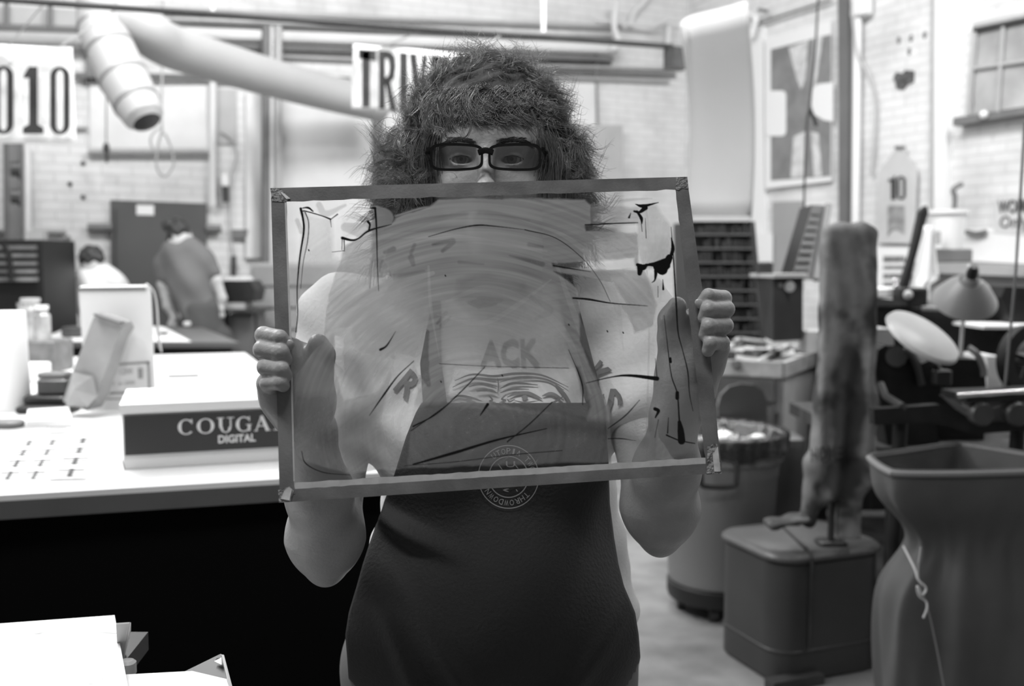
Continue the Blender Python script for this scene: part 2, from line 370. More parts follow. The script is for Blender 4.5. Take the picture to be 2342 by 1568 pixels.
# looped cord on a drop line from the dark rail
tag(MB().tube(smoothpath([B(372, 0, .5), B(371, 140, .5), B(370, 290, .5), B(380, 310, .5), B(394, 345, .5), B(396, 380, .5), B(376, 403, .5), B(358, 380, .5), B(362, 330, .5), B(371, 292, .5), B(350, 305, .5), B(344, 325, .5), B(356, 346, .5), B(368, 340, .5)], 6), .009, 6).build('looped_cord', LGREY, None, True), 'pale looped cord hanging right of the duct mouth', 'cord')
tag(MB().tube([B(243, 190, .3), B(243, 330, .3)], .006, 6).build('pull_line', GREY, None, True), 'thin pull line with dark weight hanging left of the duct mouth', 'cord')
tag(MB().tube([B(243, 328, .3), B(243, 342, .3), B(244, 352, .3), B(244, 372, .3)], [.02, .03, .012, .012], 8).build('pull_weight', CHAR, None, True), 'small dark weight hanging on the pull line left of the duct mouth', 'weight')
# ---- dark rail crossing the frame and the two banners
tag(MB().tube([W(-120, -10, 5.3) + (W(-120, -10, 5.3) - W(1535, 106, 7.0))*.5, W(-120, -10, 5.3), W(1535, 106, 7.0), W(1545, 118, 7.02), W(1562, 132, 7.05)], .018, 10).build('ceiling_rail', DARK, None, True), 'long dark rail crossing under the ceiling that the banners hang below', 'rail')
tag(MB().tube([W(1243, -20, 6.7), W(1243, 74, 6.7)], .014, 8).build('rail_hanger', WHITE, None, True), 'short white hanger rod holding the dark rail above the head', 'rod')
tag(MB().tube([W(487, -20, 5.9), W(487, 28, 5.9)], .012, 8).build('rail_hanger', WHITE, None, True), 'short white hanger rod holding the dark rail right of the duct', 'rod')
tag(MB().box(W(1548, 158, 7.0), .14, .12, .14, UB).build('junction_box', CHAR), 'dark junction box at the room corner below the rail end', 'box')
# duct
DUCTM = mat('duct_fabric', .42, .5, .04, 2)
du = thing('ventilation_duct', W(230, 60, 6.2), 'big white forked ventilation duct under the ceiling on the left', 'duct')
def ring(mb, path, r, i, ex=.006):
    a = path[i]; t = (path[i + 1] - path[i]).normalized(); mb.tube([a - t*.012, a + t*.012], r + ex, 24)
pth = smoothpath([W(232, -40, 6.3), W(233, 45, 6.3), W(245, 120, 6.25), W(280, 180, 6.2), W(322, 250, 6.15)], 6)
p1 = [W(230, -60, 6.3), W(231, 60, 6.3), W(252, 110, 6.25), W(283, 180, 6.2), W(312, 235, 6.15), W(330, 268, 6.12)]
rr = [.14, .145, .145, .15, .14, .12]
mb = MB().tube(p1, rr, 28, caps=False); mb.tube([p1[-1], p1[-1] + (p1[-1] - p1[-2])*.35], [.12, .085], 28, caps=False); mb.build('drop_pipe', DUCTM, du, True)
mb = MB()
for t in (1, 2, 3, 4): ring(mb, p1 + [p1[-1]*2 - p1[-2]], rr[t], t, .003)
mb.build('seam_ring', mat('duct_seam', .22, .5), du, True)
p2 = smoothpath([W(250, 30, 6.35), W(300, 50, 6.4), W(345, 80, 6.5), W(400, 110, 6.8), W(560, 160, 7.5), W(720, 205, 8.2), W(870, 240, 8.7)], 6)
MB().tube(p2, .145, 28).build('branch_pipe', DUCTM, du, True)
# banners
def banner(name, quad, m, lab):
    a, b, c, d = quad; n = 14; vs = []; fs = []
    for j in range(n + 1):
        for i in range(n + 1):
            u, v = i/n, j/n; p = a*((1-u)*(1-v)) + b*(u*(1-v)) + c*(u*v) + d*((1-u)*v)
            vs.append(p + Vector((0, .018*math.sin(u*5) * (1 - v) + .01*math.sin(u*9 + 1), 0)))
    for j in range(n):
        for i in range(n): q = j*(n+1) + i; fs.append((q, q+1, q+n+2, q+n+1))
    o = link_mesh(name, vs, fs, m, None, True); md = o.modifiers.new('thickness', 'SOLIDIFY'); md.thickness = .003; return tag(o, lab, 'banner')
CLOTH = mat('banner_paper', .86, .7, .04, 5); INK = mat('printed_black', .02, .6, .7, 6); INKG = mat('ghost_print', .66, .7)
Yb = 5.5
b1 = banner('number_banner', [W(-130, 328, Yb), W(178, 327, Yb + .1), W(166, 108, Yb + .1), W(-130, 98, Yb)], CLOTH, 'white paper banner with big black wood type digits hanging at upper left')
def arcpts(cx, cy, rx, ry, a0, a1, n=12): return [(cx + rx*math.cos(math.radians(a0 + (a1-a0)*i/n)), cy - ry*math.sin(math.radians(a0 + (a1-a0)*i/n))) for i in range(n + 1)]
def ringshape(mb, cx, y0, y1, wd, st, Y, off=.03):   # condensed zero
    ro, ri = wd/2, wd/2 - st
    outer = arcpts(cx, y0 + ro, ro, ro, 180, 0) + arcpts(cx, y1 - ro, ro, ro, 0, -180)
    inner = arcpts(cx, y0 + ro, ri, ro*.62, 180, 0) + arcpts(cx, y1 - ro, ri, ro*.62, 0, -180); n = len(outer)
    vs = [W(x, y, Y - off) for x, y in outer + inner]; mb.add(vs, [(i, (i+1) % n, n + (i+1) % n, n + i) for i in range(n)])
for cx, y0, y1, nm in ((8, 150, 307, 'left'), (137, 152, 308, 'right')):
    mb = MB(); ringshape(mb, cx, y0, y1, 46, 15, Yb); mb.build('printed_digit', INK, b1)
mb = MB(); mb.add([W(x, y, Yb - .03) for x, y in [(66, 152), (86, 152), (86, 284), (100, 292), (100, 306), (52, 306), (52, 292), (66, 284), (66, 178), (54, 180), (54, 172)]], [tuple(range(11))]); mb.build('printed_digit', INK, b1)
mb = MB()
for cx in (0, 45, 108):
    pts = arcpts(cx, 152, 25, 26, 180, 0); mb.add([W(x, y, Yb - .015) for x, y in pts + [(cx + 14, 150), (cx - 14, 150)]], [tuple(range(len(pts) + 2))])
for x0, x1 in ((40, 50), (88, 103)): mb.add([W(x, y, Yb - .015) for x, y in ((x0, 270), (x1, 270), (x1, 175), (x0, 175))], [(0, 1, 2, 3)])
mb.build('ghost_print', INKG, b1)
Y2 = 6.25
b2 = banner('name_banner', [W(804, 248, Y2), W(1118, 275, Y2 + .15), W(1115, 128, Y2 + .15), W(808, 100, Y2)], CLOTH, 'white paper banner with black condensed lettering hanging behind the curly hair')
xs = [(820, 858, 'T'), (866, 906, 'R'), (914, 932, 'I'), (936, 978, 'V'), (986, 1026, 'E'), (1034, 1072, 'R'), (1076, 1106, 'S')]
mb = MB(); sl = .088
for x0, x1, ch in xs:
    tp = 112 + (x0 - 820)*sl; bt = 245 + (x0 - 820)*sl; s5 = (x1 - x0)*sl
    off = .05
    if ch == 'T':
        for q in ([(x0, tp), (x1 + 2, tp + s5), (x1 + 2, tp + 24 + s5), (x0, tp + 22)], [(828, tp + 5), (846, tp + 5), (846, bt), (828, bt)]): mb.add([W(x, y, Y2 - off) for x, y in q], [(0, 1, 2, 3)])
    elif ch == 'I': mb.add([W(x, y, Y2 - off) for x, y in [(x0, tp), (x1, tp + 1), (x1, bt + 1), (x0, bt)]], [(0, 1, 2, 3)])
    elif ch == 'V':
        for q in ([(x0, tp), (x0 + 17, tp + 1), (x0 + 27, bt - 30), (x0 + 24, bt), (x0 + 16, bt)], [(x1 - 12, tp + 3), (x1, tp + 4), (x0 + 28, bt), (x0 + 20, bt), (x0 + 22, bt - 40)]): mb.add([W(x, y, Y2 - off) for x, y in q], [tuple(range(5))])
    elif ch == 'E':
        for q in ([(x0, tp), (x0 + 16, tp), (x0 + 16, bt), (x0, bt)], [(x0, tp), (x1, tp + 3), (x1, tp + 21), (x0, tp + 18)], [(x0, tp + 58), (x1 - 6, tp + 60), (x1 - 6, tp + 76), (x0, tp + 74)], [(x0, bt - 18), (x1, bt - 14), (x1, bt + 3), (x0, bt)]): mb.add([W(x, y, Y2 - off) for x, y in q], [(0, 1, 2, 3)])
    elif ch == 'R':
        mb.add([W(x, y, Y2 - off) for x, y in [(x0, tp), (x0 + 15, tp + 1), (x0 + 15, bt), (x0, bt)]], [(0, 1, 2, 3)])
        o = [(x0 + 14, tp), (x0 + 28, tp + 3), (x1 - 2, tp + 14), (x1, tp + 36), (x1 - 4, tp + 62), (x0 + 24, tp + 76), (x0 + 14, tp + 78)]
        i2 = [(x0 + 14, tp + 17), (x0 + 20, tp + 18), (x0 + 23, tp + 24), (x0 + 24, tp + 38), (x0 + 23, tp + 52), (x0 + 19, tp + 60), (x0 + 14, tp + 61)]
        mb.add([W(x, y, Y2 - off) for x, y in o + i2], [(i, i + 1, 8 + i, 7 + i) for i in range(6)])
        mb.add([W(x, y, Y2 - off) for x, y in [(x0 + 15, tp + 74), (x0 + 27, tp + 72), (x1 + 2, bt + 4), (x1 - 14, bt + 3)]], [(0, 1, 2, 3)])
    else:
        pth = smoothpath([W(x, y, Y2 - off) for x, y in [(x1 - 4, tp + 38), (x1 - 6, tp + 16), (x1 - 15, tp + 8), (x0 + 6, tp + 22), (x0 + 7, tp + 45), (x1 - 12, tp + 72), (x1 - 6, tp + 100), (x1 - 14, bt - 6), (x0 + 6, bt - 16), (x0 + 4, bt - 36)]], 5)
        mb.tube(pth, .022, 6, flat=.1)
mb.build('printed_lettering', INK, b2)
for px, t in ((860, .592), (1060, .713)): MB().tube([W(px, 112 + (px - 810)*.09, 6.25), W(-120, -10, 5.3).lerp(W(1535, 106, 7.0), t)], .004, 6).build('hanging_string', LGREY, b2)
for px, t in ((20, .105), (140, .19)): MB().tube([W(px, 105 , 5.5), W(-120, -10, 5.3).lerp(W(1535, 106, 7.0), t)], .004, 6).build('hanging_string', LGREY, b1)
# ================================================================== right wall and what stands before it
def pr(name, pts, t, m, parent=None, off=.002):
    p = [R(x, y, off) for x, y in pts]; return MB().prism(p, -UB*t).build(name, m, parent)
# big pale curved sheet leaning in the corner
bm_ = MB(); tp = smoothpath([W(1562, 60, 6.5), W(1568, 44, 6.5), W(1585, 36, 6.47), W(1620, 28, 6.4), W(1660, 18, 6.33), W(1706, 4, 6.25)], 4)
n = len(tp); fr = []; 
for i, p in enumerate(tp):
    u = i/(n - 1); b = W(1566 + (1716 - 1566)*u, 502 - 2*u, 6.95 - .25*u); fr.append(b)
vs = []; NR = 10
for i in range(n):
    for j in range(NR + 1):
        v = j/NR; p = tp[i]*(1 - v) + fr[i]*v; p = p + Vector((.05*math.sin(v*3.14)*1.0, .06*math.sin(v*3.14), 0)); vs.append(p)
fs = [(i*(NR+1)+j, (i+1)*(NR+1)+j, (i+1)*(NR+1)+j+1, i*(NR+1)+j+1) for i in range(n-1) for j in range(NR)]
o = link_mesh('leaning_sheet', vs, fs, mat('sheet_grey', .42, .5, .05, 1.5), None, True); md = o.modifiers.new('t', 'SOLIDIFY'); md.thickness = .03; md.offset = 1
tag(o, 'tall pale grey board with a rounded top corner standing above the type rack', 'board')
tag(pr('dark_post', [(1712, 505), (1722, 505), (1712, 62), (1700, 62)], .05, GREY), 'narrow dark upright between the leaning board and the poster wall', 'post')
tag(pr('white_pilaster', [(1725, 600), (1756, 600), (1752, 60), (1724, 68)], .04, WHITE), 'bright white wall strip left of the tall window poster', 'pilaster')
# conduit run on the right wall
for pts, lab in (([(1564, 98), (1640, 84), (1705, 68), (1760, 45), (1900, 0)], 'thin grey conduit climbing the right wall above the poster'),):
    tag(MB().tube(smoothpath([R(x, y, .06) for x, y in pts], 5), .012, 8).build('conduit_pipe', GREY, None, True), lab, 'pipe')
cf = thing('pipe_fitting', R(1722, 70, .08), 'white pipe elbow with a hanging end between the board and the poster', 'pipe fitting')
MB().tube(smoothpath([R(1705, 30, .1), R(1728, 40, .12), R(1725, 60, .12), R(1718, 85, .12)], 5), .03, 10).build('elbow', WHITE, cf, True)
MB().tube([R(1735, 22, .1), R(1755, 26, .1)], .015, 8).build('lever', GREY, cf, True)
# poster with glass like grey print
po = thing('wall_poster', R(1830, 430, .01), 'tall white poster with grey and white abstract print on the right wall', 'poster')
MB().prism([R(1756, 432, .02), R(1905, 414, .02), R(1905, 48, .02), R(1756, 88, .02)], -UB*.03).build('white_border', WHITE, po)
PG = mat('poster_grey', .22, .5, .25, 5); PO = .056
def pp(pts, m, name='print_patch', o_=PO):
    MB().add([R(x, y, o_) for x, y in pts], [tuple(range(len(pts)))]).build(name, m, po)
pp([(1763, 412), (1900, 402), (1901, 78), (1763, 113)], PG, 'print_ground')
def rr_(x0, y0, x1, y1, r):
    o = []
    for cx, cy, a in ((x1 - r, y0 + r, 0), (x0 + r, y0 + r, 90), (x0 + r, y1 - r, 180), (x1 - r, y1 - r, 270)):
        o += [(cx + r*math.cos(math.radians(a + t*30)), cy - r*math.sin(math.radians(a + t*30))) for t in range(4)]
    return o
pp(rr_(1750, 207, 1798, 311, 10), WHITE, o_=PO + .003)
pp([(1858, 205), (1870, 192), (1906, 188), (1906, 278), (1885, 275), (1862, 262), (1856, 240)], WHITE, o_=PO + .003)
LG2 = mat('poster_light', .6, .5, .25, 12)
pp([(1804, 110), (1848, 92), (1842, 180), (1832, 205), (1822, 180)], LG2, o_=PO + .002)
pp([(1862, 88), (1882, 84), (1868, 180), (1860, 240), (1858, 160)], LG2, o_=PO + .002)
pp([(1815, 312), (1842, 300), (1842, 405), (1808, 407)], LG2, o_=PO + .002)
pp([(1854, 300), (1872, 305), (1880, 402), (1862, 404)], LG2, o_=PO + .002)
# trailing cord with a clip hanging over the poster
tag(MB().tube(smoothpath([W(1872, -10, 6.0), W(1864, 120, 6.0), W(1852, 240, 6.0), W(1846, 280, 6.0), W(1841, 380, 6.0), W(1838, 520, 6.0)], 4), .007, 6).build('drop_cord', DARK, None, True), 'dark cord hanging down in front of the poster', 'cord')
tag(MB().tube([W(1852, 250, 5.98), W(1862, 270, 5.98), W(1868, 288, 5.98)], .012, 6).build('cord_clip', DARK, None, True), 'dark clip hooked on the cord over the poster', 'clip')
tag(pr('bulletin_panel', [(1772, 660), (1838, 660), (1838, 460), (1772, 462)], .03, mat('panel_grey', .34, .6, .05, 3)), 'plain grey panel on the wall below the poster', 'panel')
# dark vertical duct strip, conduit, box
tag(pr('wall_channel', [(1928, 560), (1948, 560), (1950, -20), (1926, -20)], .05, mat('strip_grey', .16, .5, .1, 3)), 'dark grey vertical channel on the right wall beside the white conduit', 'channel')
tag(MB().tube([R(1962, -20, .08), R(1956, 590, .08)], .035, 12).build('wall_conduit', WHITE, None, True), 'white vertical conduit right of the dark channel', 'conduit')
tag(MB().rbox(R(1970, 38, .08), .16, .12, .22, .03, VB).build('conduit_box', WHITE, None, True), 'white box at the top of the white conduit', 'box')
tag(MB().tube(smoothpath([R(1948, 0, .14), R(1952, 60, .14), R(1960, 120, .12), R(1982, 165, .1), R(2002, 230, .06), R(2000, 330, .05), R(1993, 400, .05)], 6), .012, 8).build('wall_cable', LGREY, None, True), 'thin pale cable curving down the brick right of the conduit', 'cable')
# broken brick and paint marks
hb = MB(); ctr = R(2067, 182, .004); pts = [(2045, 178), (2052, 165), (2066, 168), (2072, 160), (2092, 162), (2091, 188), (2078, 192), (2068, 205), (2052, 202), (2050, 190)]
tag(MB().prism([R(x, y, .002) for x, y in pts], -UB*.012).build('broken_brick', mat('broken_brick', .1, .9, .6, 20, bump=.6)), 'dark broken patch in the white brick above the flag', 'wall damage')
for i, (x, y) in enumerate([(2058, 92), (2086, 88), (2117, 80), (2082, 118)]):
    tag(MB().ball(R(x, y, -.01), .022, 8, .035).build('chipped_spot', GREY, None, True), 'small grey chip in the brick above the dark patch, %s' % ['leftmost', 'middle of the upper row', 'rightmost', 'lowest'][i], 'chip')
tag(MB().tube([R(2136, -20, .02), R(2130, 600, .02)], .02, 8).build('corner_bead', LGREY, None, True), 'thin grey vertical bead on the brick left of the steel window', 'trim')
tag(pr('brick_pier', [(2145, 620), (2172, 620), (2178, -20), (2148, -20)], .05, WHITE), 'white vertical pier left of the steel window', 'pier')
# number flag
fl = thing('number_flag', R(2050, 560, .03), 'pale hanging flag with a big black 10 on the brick wall', 'flag')
mb = MB(); mb.prism([R(x, y, .04) for x, y in [(2008, 556), (2093, 556), (2100, 390), (2066, 340), (2052, 340), (2012, 392)]], -UB*.012); mb.build('flag_cloth', mat('flag_cloth', .55, .7, .06, 6), fl)
MB().tube([R(2048, 337, .06), R(2070, 337, .06)], .012, 6).build('hanger', GREY, fl, True)
mb = MB(); o2 = .06
mb.add([R(x, y, o2) for x, y in [(2040, 410), (2044, 402), (2048, 402), (2048, 456), (2038, 456), (2038, 414), (2032, 416), (2032, 408)]], [tuple(range(8))])
def ring2(mb, fn, cx, y0, y1, wd, st, off):
    ro, ri = wd/2, wd/2 - st
    a = arcpts(cx, y0 + ro, ro, ro, 180, 0) + arcpts(cx, y1 - ro, ro, ro, 0, -180); b = arcpts(cx, y0 + ro, ri, ro*.6, 180, 0) + arcpts(cx, y1 - ro, ri, ro*.6, 0, -180); n = len(a)
    mb.add([fn(x, y, off) for x, y in a + b], [(i, (i+1) % n, n + (i+1) % n, n + i) for i in range(n)])
ring2(mb, R, 2061, 402, 456, 20, 6, o2); mb.build('printed_number', INK, fl)
mb = MB()
mb.add([R(x, y, .059) for x, y in [(2030, 470), (2068, 470), (2068, 535), (2058, 528), (2048, 522), (2038, 528), (2030, 540)]], [tuple(range(7))]); mb.build('printed_block', mat('flag_print', .28, .7, .4, 14), fl)
# printed sheet below the flag
sh = thing('posted_sheet', R(2045, 680, .03), 'white posted sheet with lines of grey print under the flag', 'sheet')
MB().prism([R(x, y, .02) for x, y in [(2002, 690), (2085, 690), (2085, 565), (2002, 563)]], -UB*.01).build('paper', PAPER, sh)
mb = MB()
for y, h in ((585, 14), (607, 8), (625, 12), (645, 10)):
    mb.add([R(x, yy, .034) for x, yy in ((2020, y + h), (2070, y + h), (2070, y), (2020, y))], [(0, 1, 2, 3)])
mb.build('printed_lines', mat('print_grey', .2, .7, .5, 25), sh)
# steel window at right
wn = thing('window_1', R(2290, 280, 0), None, None); wn['kind'] = 'structure'
MB().prism([R(2232, 262, .002), R(2400, 236, .002), R(2400, 24, .002), R(2230, 60, .002)], -UB*.02).build('pane', mat('frosted_pane', .42, .25, .3, 2.5), wn)
WF = LGREY; mb = MB()
for a, b, r in (((2230, 62), (2400, 26), .03), ((2232, 62), (2214, 262), .02), ((2220, 158), (2400, 132), .015), ((2296, 48), (2282, 256), .015)): mb.tube([R(*a, .04), R(*b, .04)], r, 6)
mb.build('window_frame', WF, wn, True)
MB().tube([R(2228, 68, .05), R(2400, 32, .05)], .02, 6).build('window_head', CHAR, wn, True)
MB().prism([R(2204, 290, .002), R(2400, 258, .002), R(2400, 244, .002), R(2206, 272, .002)], -UB*.12).build('window_sill', GREY, wn)
pc = MB().ball(R(2250, 262, .14), .03, 10).build('small_ornament', WHITE, None, True); tag(pc, 'tiny white thing standing on the sill of the steel window', 'ornament')
# ledge band on the right wall, bucket, sign
tag(pr('wall_ledge', [(2110, 622), (2420, 634), (2420, 606), (2110, 598)], .14, LGREY), 'pale ledge running along the wall below the bucket and the sign', 'ledge')
tag(pr('lower_wall_panel', [(2110, 720), (2420, 730), (2420, 636), (2110, 624)], .03, mat('wainscot', .33, .5, .12, 2)), 'grey boarding of the wall below the ledge', 'panel')
tag(pr('upper_wall_panel', [(2205, 596), (2420, 606), (2420, 530), (2205, 528)], .02, WHITE), 'bright white board above the ledge below the paper sign', 'panel')
Yk = 6.6
bk = thing('white_bucket', W(2165, 572, Yk), 'white plastic bucket on the wall ledge behind the white cloth', 'bucket')
h = (W(2165, 480, Yk) - W(2165, 572, Yk)).z
MB().lathe(W(2165, 572, Yk), [(.095, 0), (.115, h*.9), (.13, h*.9), (.13, h), (.118, h), (.11, h*.8), (.09, .02), (0, .02)], 28).build('body', WHITE, bk, True)
MB().prism([W(2132, 558, Yk - .12), W(2152, 558, Yk - .13), W(2152, 528, Yk - .135), W(2132, 530, Yk - .125)], (0, .02, 0)).build('bucket_label', LGREY, bk)
tag(MB().tube(smoothpath([W(2182, 490, Yk), W(2184, 450, Yk), W(2180, 435, Yk), W(2190, 425, Yk), W(2200, 420, Yk)], 4), [.018]*8 + [.02]*20 if 0 else .018, 8).build('brush_handle', GREY, None, True), 'crooked grey tool handle sticking out of the white bucket', 'tool')
tag(MB().rbox(W(2165, 600, Yk), .26, .2, .09, .02).build('bucket_shelf', GREY), 'small grey bracket holding the white bucket', 'bracket')
sg = thing('paper_sign', R(2315, 530, .02), 'light grey handwritten sign by the right edge of the wall', 'sign')
MB().prism([R(2275, 532, .02), R(2372, 540, .02), R(2372, 446, .02), R(2278, 444, .02)], -UB*.006).build('sign_sheet', mat('sign_paper', .62, .7), sg)
mb = MB(); text_quad(mb, 'WOMEN', R(2282, 488, .035), R(2372, 484, .035), R(2372, 452, .035), R(2282, 458, .035), .02); text_quad(mb, 'Only', R(2284, 528, .035), R(2352, 530, .035), R(2354, 492, .035), R(2288, 494, .035), .0)
mb.build('sign_lettering', CHAR, sg)
tag(MB().tube([R(2210, 530, .05), R(2232, 535, .05), R(2255, 530, .05)], .02, 6).build('wall_hook_rail', GREY, None, True), 'small grey hook rail on the wall left of the paper sign', 'hook')
# hanging white cloth and black strap
Yc = 5.9
vs = []; NX, NY = 14, 16
for j in range(NY + 1):
    v = j/NY; xl = 2118 + (2090 - 2118)*min(1, v*1.3) ; xr = 2128 + (2150 - 2128)*min(1, v*1.6) - (24 if v > .72 else 0)
    for i in range(NX + 1):
        u = i/NX; p = W(xl + (xr - xl)*u, 516 + 178*v, Yc); vs.append(p + Vector((0, -.05*math.sin(u*3.14) + .025*math.sin(u*15), 0)))
fs = [(j*(NX+1)+i, (j+1)*(NX+1)+i, (j+1)*(NX+1)+i+1, j*(NX+1)+i+1) for j in range(NY) for i in range(NX)]
o = link_mesh('hanging_cloth', vs, fs, WHITE, None, True); o.modifiers.new('t', 'SOLIDIFY').thickness = .01; tag(o, 'white cloth hanging beside the black slanted board', 'cloth')
tag(MB().prism([W(2120, 470, Yc + .1), W(2124, 486, Yc + .1), W(2092, 600, Yc + .1), W(2076, 672, Yc + .1), W(2058, 665, Yc + .1), W(2085, 580, Yc + .1), W(2106, 484, Yc + .1)], (0, .06, 0)).build('slanted_board', BLACK), 'narrow black slanted board behind the white hanging cloth', 'board')
# ---------------------------------------------------------------- type racks
def type_rack(name, x0, x1, x1b, y0, y1, Y, rows, lab, xb0=None):
    bz = W(x0, y1, Y).z; base = W((x0 + x1)/2, y1, Y + .15); base.z = 0
    rk = thing(name, base, lab, 'type cabinet'); xb0 = xb0 or x0
    a0, a1 = W(xb0, y1, Y), W(x1b, y1, Y); b0, b1_ = W(x0, y0, Y + .08), W(x1, y0, Y + .08); dp = Vector((-.05, .45, 0))
    low0, low1 = a0.copy(), a1.copy(); low0.z = low1.z = 0.0
    MB().hexa([low0 + Vector((0, .05, 0)), low1 + Vector((0, .05, 0)), low1 + dp, low0 + dp, b0 + Vector((0, .05, 0)), b1_ + Vector((0, .05, 0)), b1_ + dp, b0 + dp]).build('cabinet_body', BLACK, rk)
    for r in range(rows):
        t0, t1 = r/rows, (r + 1)/rows; lo0 = a0.lerp(b0, t0); lo1 = a1.lerp(b1_, t0); hi0 = a0.lerp(b0, t1); hi1 = a1.lerp(b1_, t1)
        sh_ = MB().prism([lo0, lo1, lo1 + (hi1 - lo1)*.13, lo0 + (hi0 - lo0)*.13], (0, .06, 0)); sh_.build('shelf', mat('rack_rail', .06, .7, .15, 20), rk)
        mb = MB(); x = 0
        while x < .97:
            wd = random.uniform(.035, .12)*.8; 
            if random.random() > .15:
                hh = random.uniform(.55, .92); q0 = lo0.lerp(lo1, x + .008); q1 = lo0.lerp(lo1, min(.995, x + wd - .008)); up = (hi0 - lo0)
                mb.prism([q0 + up*.13, q1 + up*.13, q1 + up*(.13 + .8*hh), q0 + up*(.13 + .8*hh)], (0, .06, 0))
            x += wd
        o = mb.build('type_blocks', mat('type_blocks', .01, .8, .8, 30), rk); o['kind'] = 'stuff'
    MB().prism([b0, b1_, b1_ + Vector((0, 0, .035)), b0 + Vector((0, 0, .035))], (0, .45, 0)).build('top_board', LGREY, rk)
    MB().prism([a1, a1 + Vector((.03, 0, 0)), b1_ + Vector((.03, 0, 0)), b1_], (0, .4, 0)).build('side_board', DARK, rk)
    return rk
type_rack('type_rack', 1583, 1716, 1741, 506, 795, 6.5, 9, 'tall dark rack of wood type rows right of the taped plate', 1598)
# leaning type case
lc = thing('leaning_type_case', W(1850, 660, 5.6), 'dark narrow type case leaning under the poster', 'type case')
MB().prism([W(1809, 640, 5.5), W(1862, 640, 5.5), W(1893, 470, 5.75), W(1858, 468, 5.75)], (.03, .35, 0)).build('case_body', BLACK, lc)
mb = MB()
for i in range(9):
    t = i/9; a = W(1812, 636, 5.49).lerp(W(1860, 472, 5.74), t); b = W(1845, 636, 5.49).lerp(W(1878, 474, 5.74), t); mb.tube([a, b], .006, 5)
mb.build('case_ribs', mat('rack_rail', .06, .7, .15, 20), lc)
mb = MB().tube([W(1866, 640, 5.47), W(1895, 468, 5.72)], .02, 6); mb.build('case_rim', GREY, lc)
tag(MB().prism([R(1722, 604, .05), R(1768, 604, .05), R(1768, 534, .05), R(1720, 532, .05)], -UB*.02).build('white_card', WHITE), 'bright white card pinned right of the tall type rack', 'card')
bt_ = MB().rbox(W(1750, 633, 4.98), .075, .05, .075, .02).build('dark_jar', DARK, None, True); tag(bt_, 'small dark jar standing on the grey file box', 'jar')
# grey waste can / file box
gb = thing('file_box', Vector(W(1785, 775, 4.9)), 'dark grey upright metal box with round white sticker beside the type rack', 'metal box')
zb = W(1785, 775, 4.9).z; zt = W(1785, 634, 4.9).z
a, b, c, d = W(1768, 775, 4.75), W(1836, 775, 4.85), W(1836, 775, 5.15), W(1752, 775, 5.1)
for q in (a, b, c, d): q.z = zb
q = [Vector((p.x*(1 + .0), p.y, zt)) for p in (W(1768, 634, 4.75), W(1836, 634, 4.85), W(1836, 634, 5.15), W(1730, 634, 5.1))]
MB().hexa([a, b, c, W(1745, 775, 5.1).lerp(d, .5)] + q).build('body', mat('box_grey', .045, .85, .15, 8, spec=.08), gb)
MB().prism([q[0] + Vector((-.0, -.02, 0)), q[1] + Vector((.02, -.02, 0)), q[2] + Vector((.02, .02, 0)), q[3] + Vector((-.03, .02, 0))], (0, 0, .018)).build('rim', LGREY, gb)
MB().lathe(W(1806, 655, 4.79), [(0, 0), (.026, 0), (.026, .004), (0, .004)], 18, Vector((0, -1, 0))).build('round_sticker', LGREY, gb)
MB().lathe(W(1785, 652, 4.77), [(0, 0), (.01, 0), (.01, .004), (0, .004)], 12, Vector((0, -1, 0))).build('small_sticker', GREY, gb)
# ---------------------------------------------------------------- work cabinet with type trays
zc = .93
cA, cB, cC, cD = Z(1630, 826, zc), Z(1790, 833, zc), Z(1884, 800, zc), Z(1690, 774, zc)
cb = thing('tray_cabinet', Vector(((cA.x + cC.x)/2, (cA.y + cC.y)/2, 0)), 'wooden cabinet with open type trays on top behind the trash bin', 'cabinet')
fl0 = [Vector((p.x, p.y, 0)) for p in (cA, cB, cC, cD)]
tops = [Vector((p.x, p.y, zc - .02)) for p in (cA, cB, cC, cD)]
MB().hexa([p.lerp(fl0[2], .04) for p in fl0] + [p.lerp(tops[2], .04) for p in tops]).build('carcase', mat('cabinet_side', .45, .6, .1, 5), cb)
rim = MB()
for a, b in ((cA, cB), (cB, cC), (cC, cD), (cD, cA)):
    u = (b - a).normalized(); rim.box((a + b)/2 + Vector((0, 0, -.06)), (b - a).length, .025, .07, u)
rim.build('tray_rim', WOOD, cb)
dv = MB(); m0 = cA.lerp(cD, .0)
a = cA.lerp(cB, .62); b = cD.lerp(cC, .62); dv.box((a + b)/2 + Vector((0, 0, -.04)), (b - a).length, .02, .05, (b - a).normalized()); dv.build('tray_divider', WOOD, cb)
# open front of the cabinet: drawers seen on the left face
for i in range(5):
    z0 = .28 + i*.12; a = fl0[0].lerp(fl0[1], .03); b = fl0[0].lerp(fl0[1], .9); a.z = b.z = z0
    nrm = Vector(((b - a).y, -(b - a).x, 0)).normalized()*.02
    MB().prism([a, b, b + Vector((0, 0, .1)), a + Vector((0, 0, .1))], nrm).build('drawer', mat('drawer_dark', .1, .6, .35, 7), cb)
for i in range(26):
    u, v = random.random(), random.random()*.9; p = (cA.lerp(cB, u)).lerp(cD.lerp(cC, u), v)*1.0; p.z = zc - .02
    if u > .6 and v < .5: continue
    tag(MB().box(p, random.uniform(.05, .12), random.uniform(.02, .04), random.uniform(.015, .045), Vector((math.cos(i), math.sin(i), 0))).build('type_block', [DARK, GREY, DWOOD, CHAR][i % 4]), 'loose wood type block lying in the tray behind the right hand', 'type block', 'loose type blocks in the wooden tray')
tag(MB().box(Z(1812, 784, .965), .2, .03, .03, Vector((1, -.25, 0))).build('wooden_stick', WOOD), 'pale wooden stick lying across the tray by the grey box', 'stick')
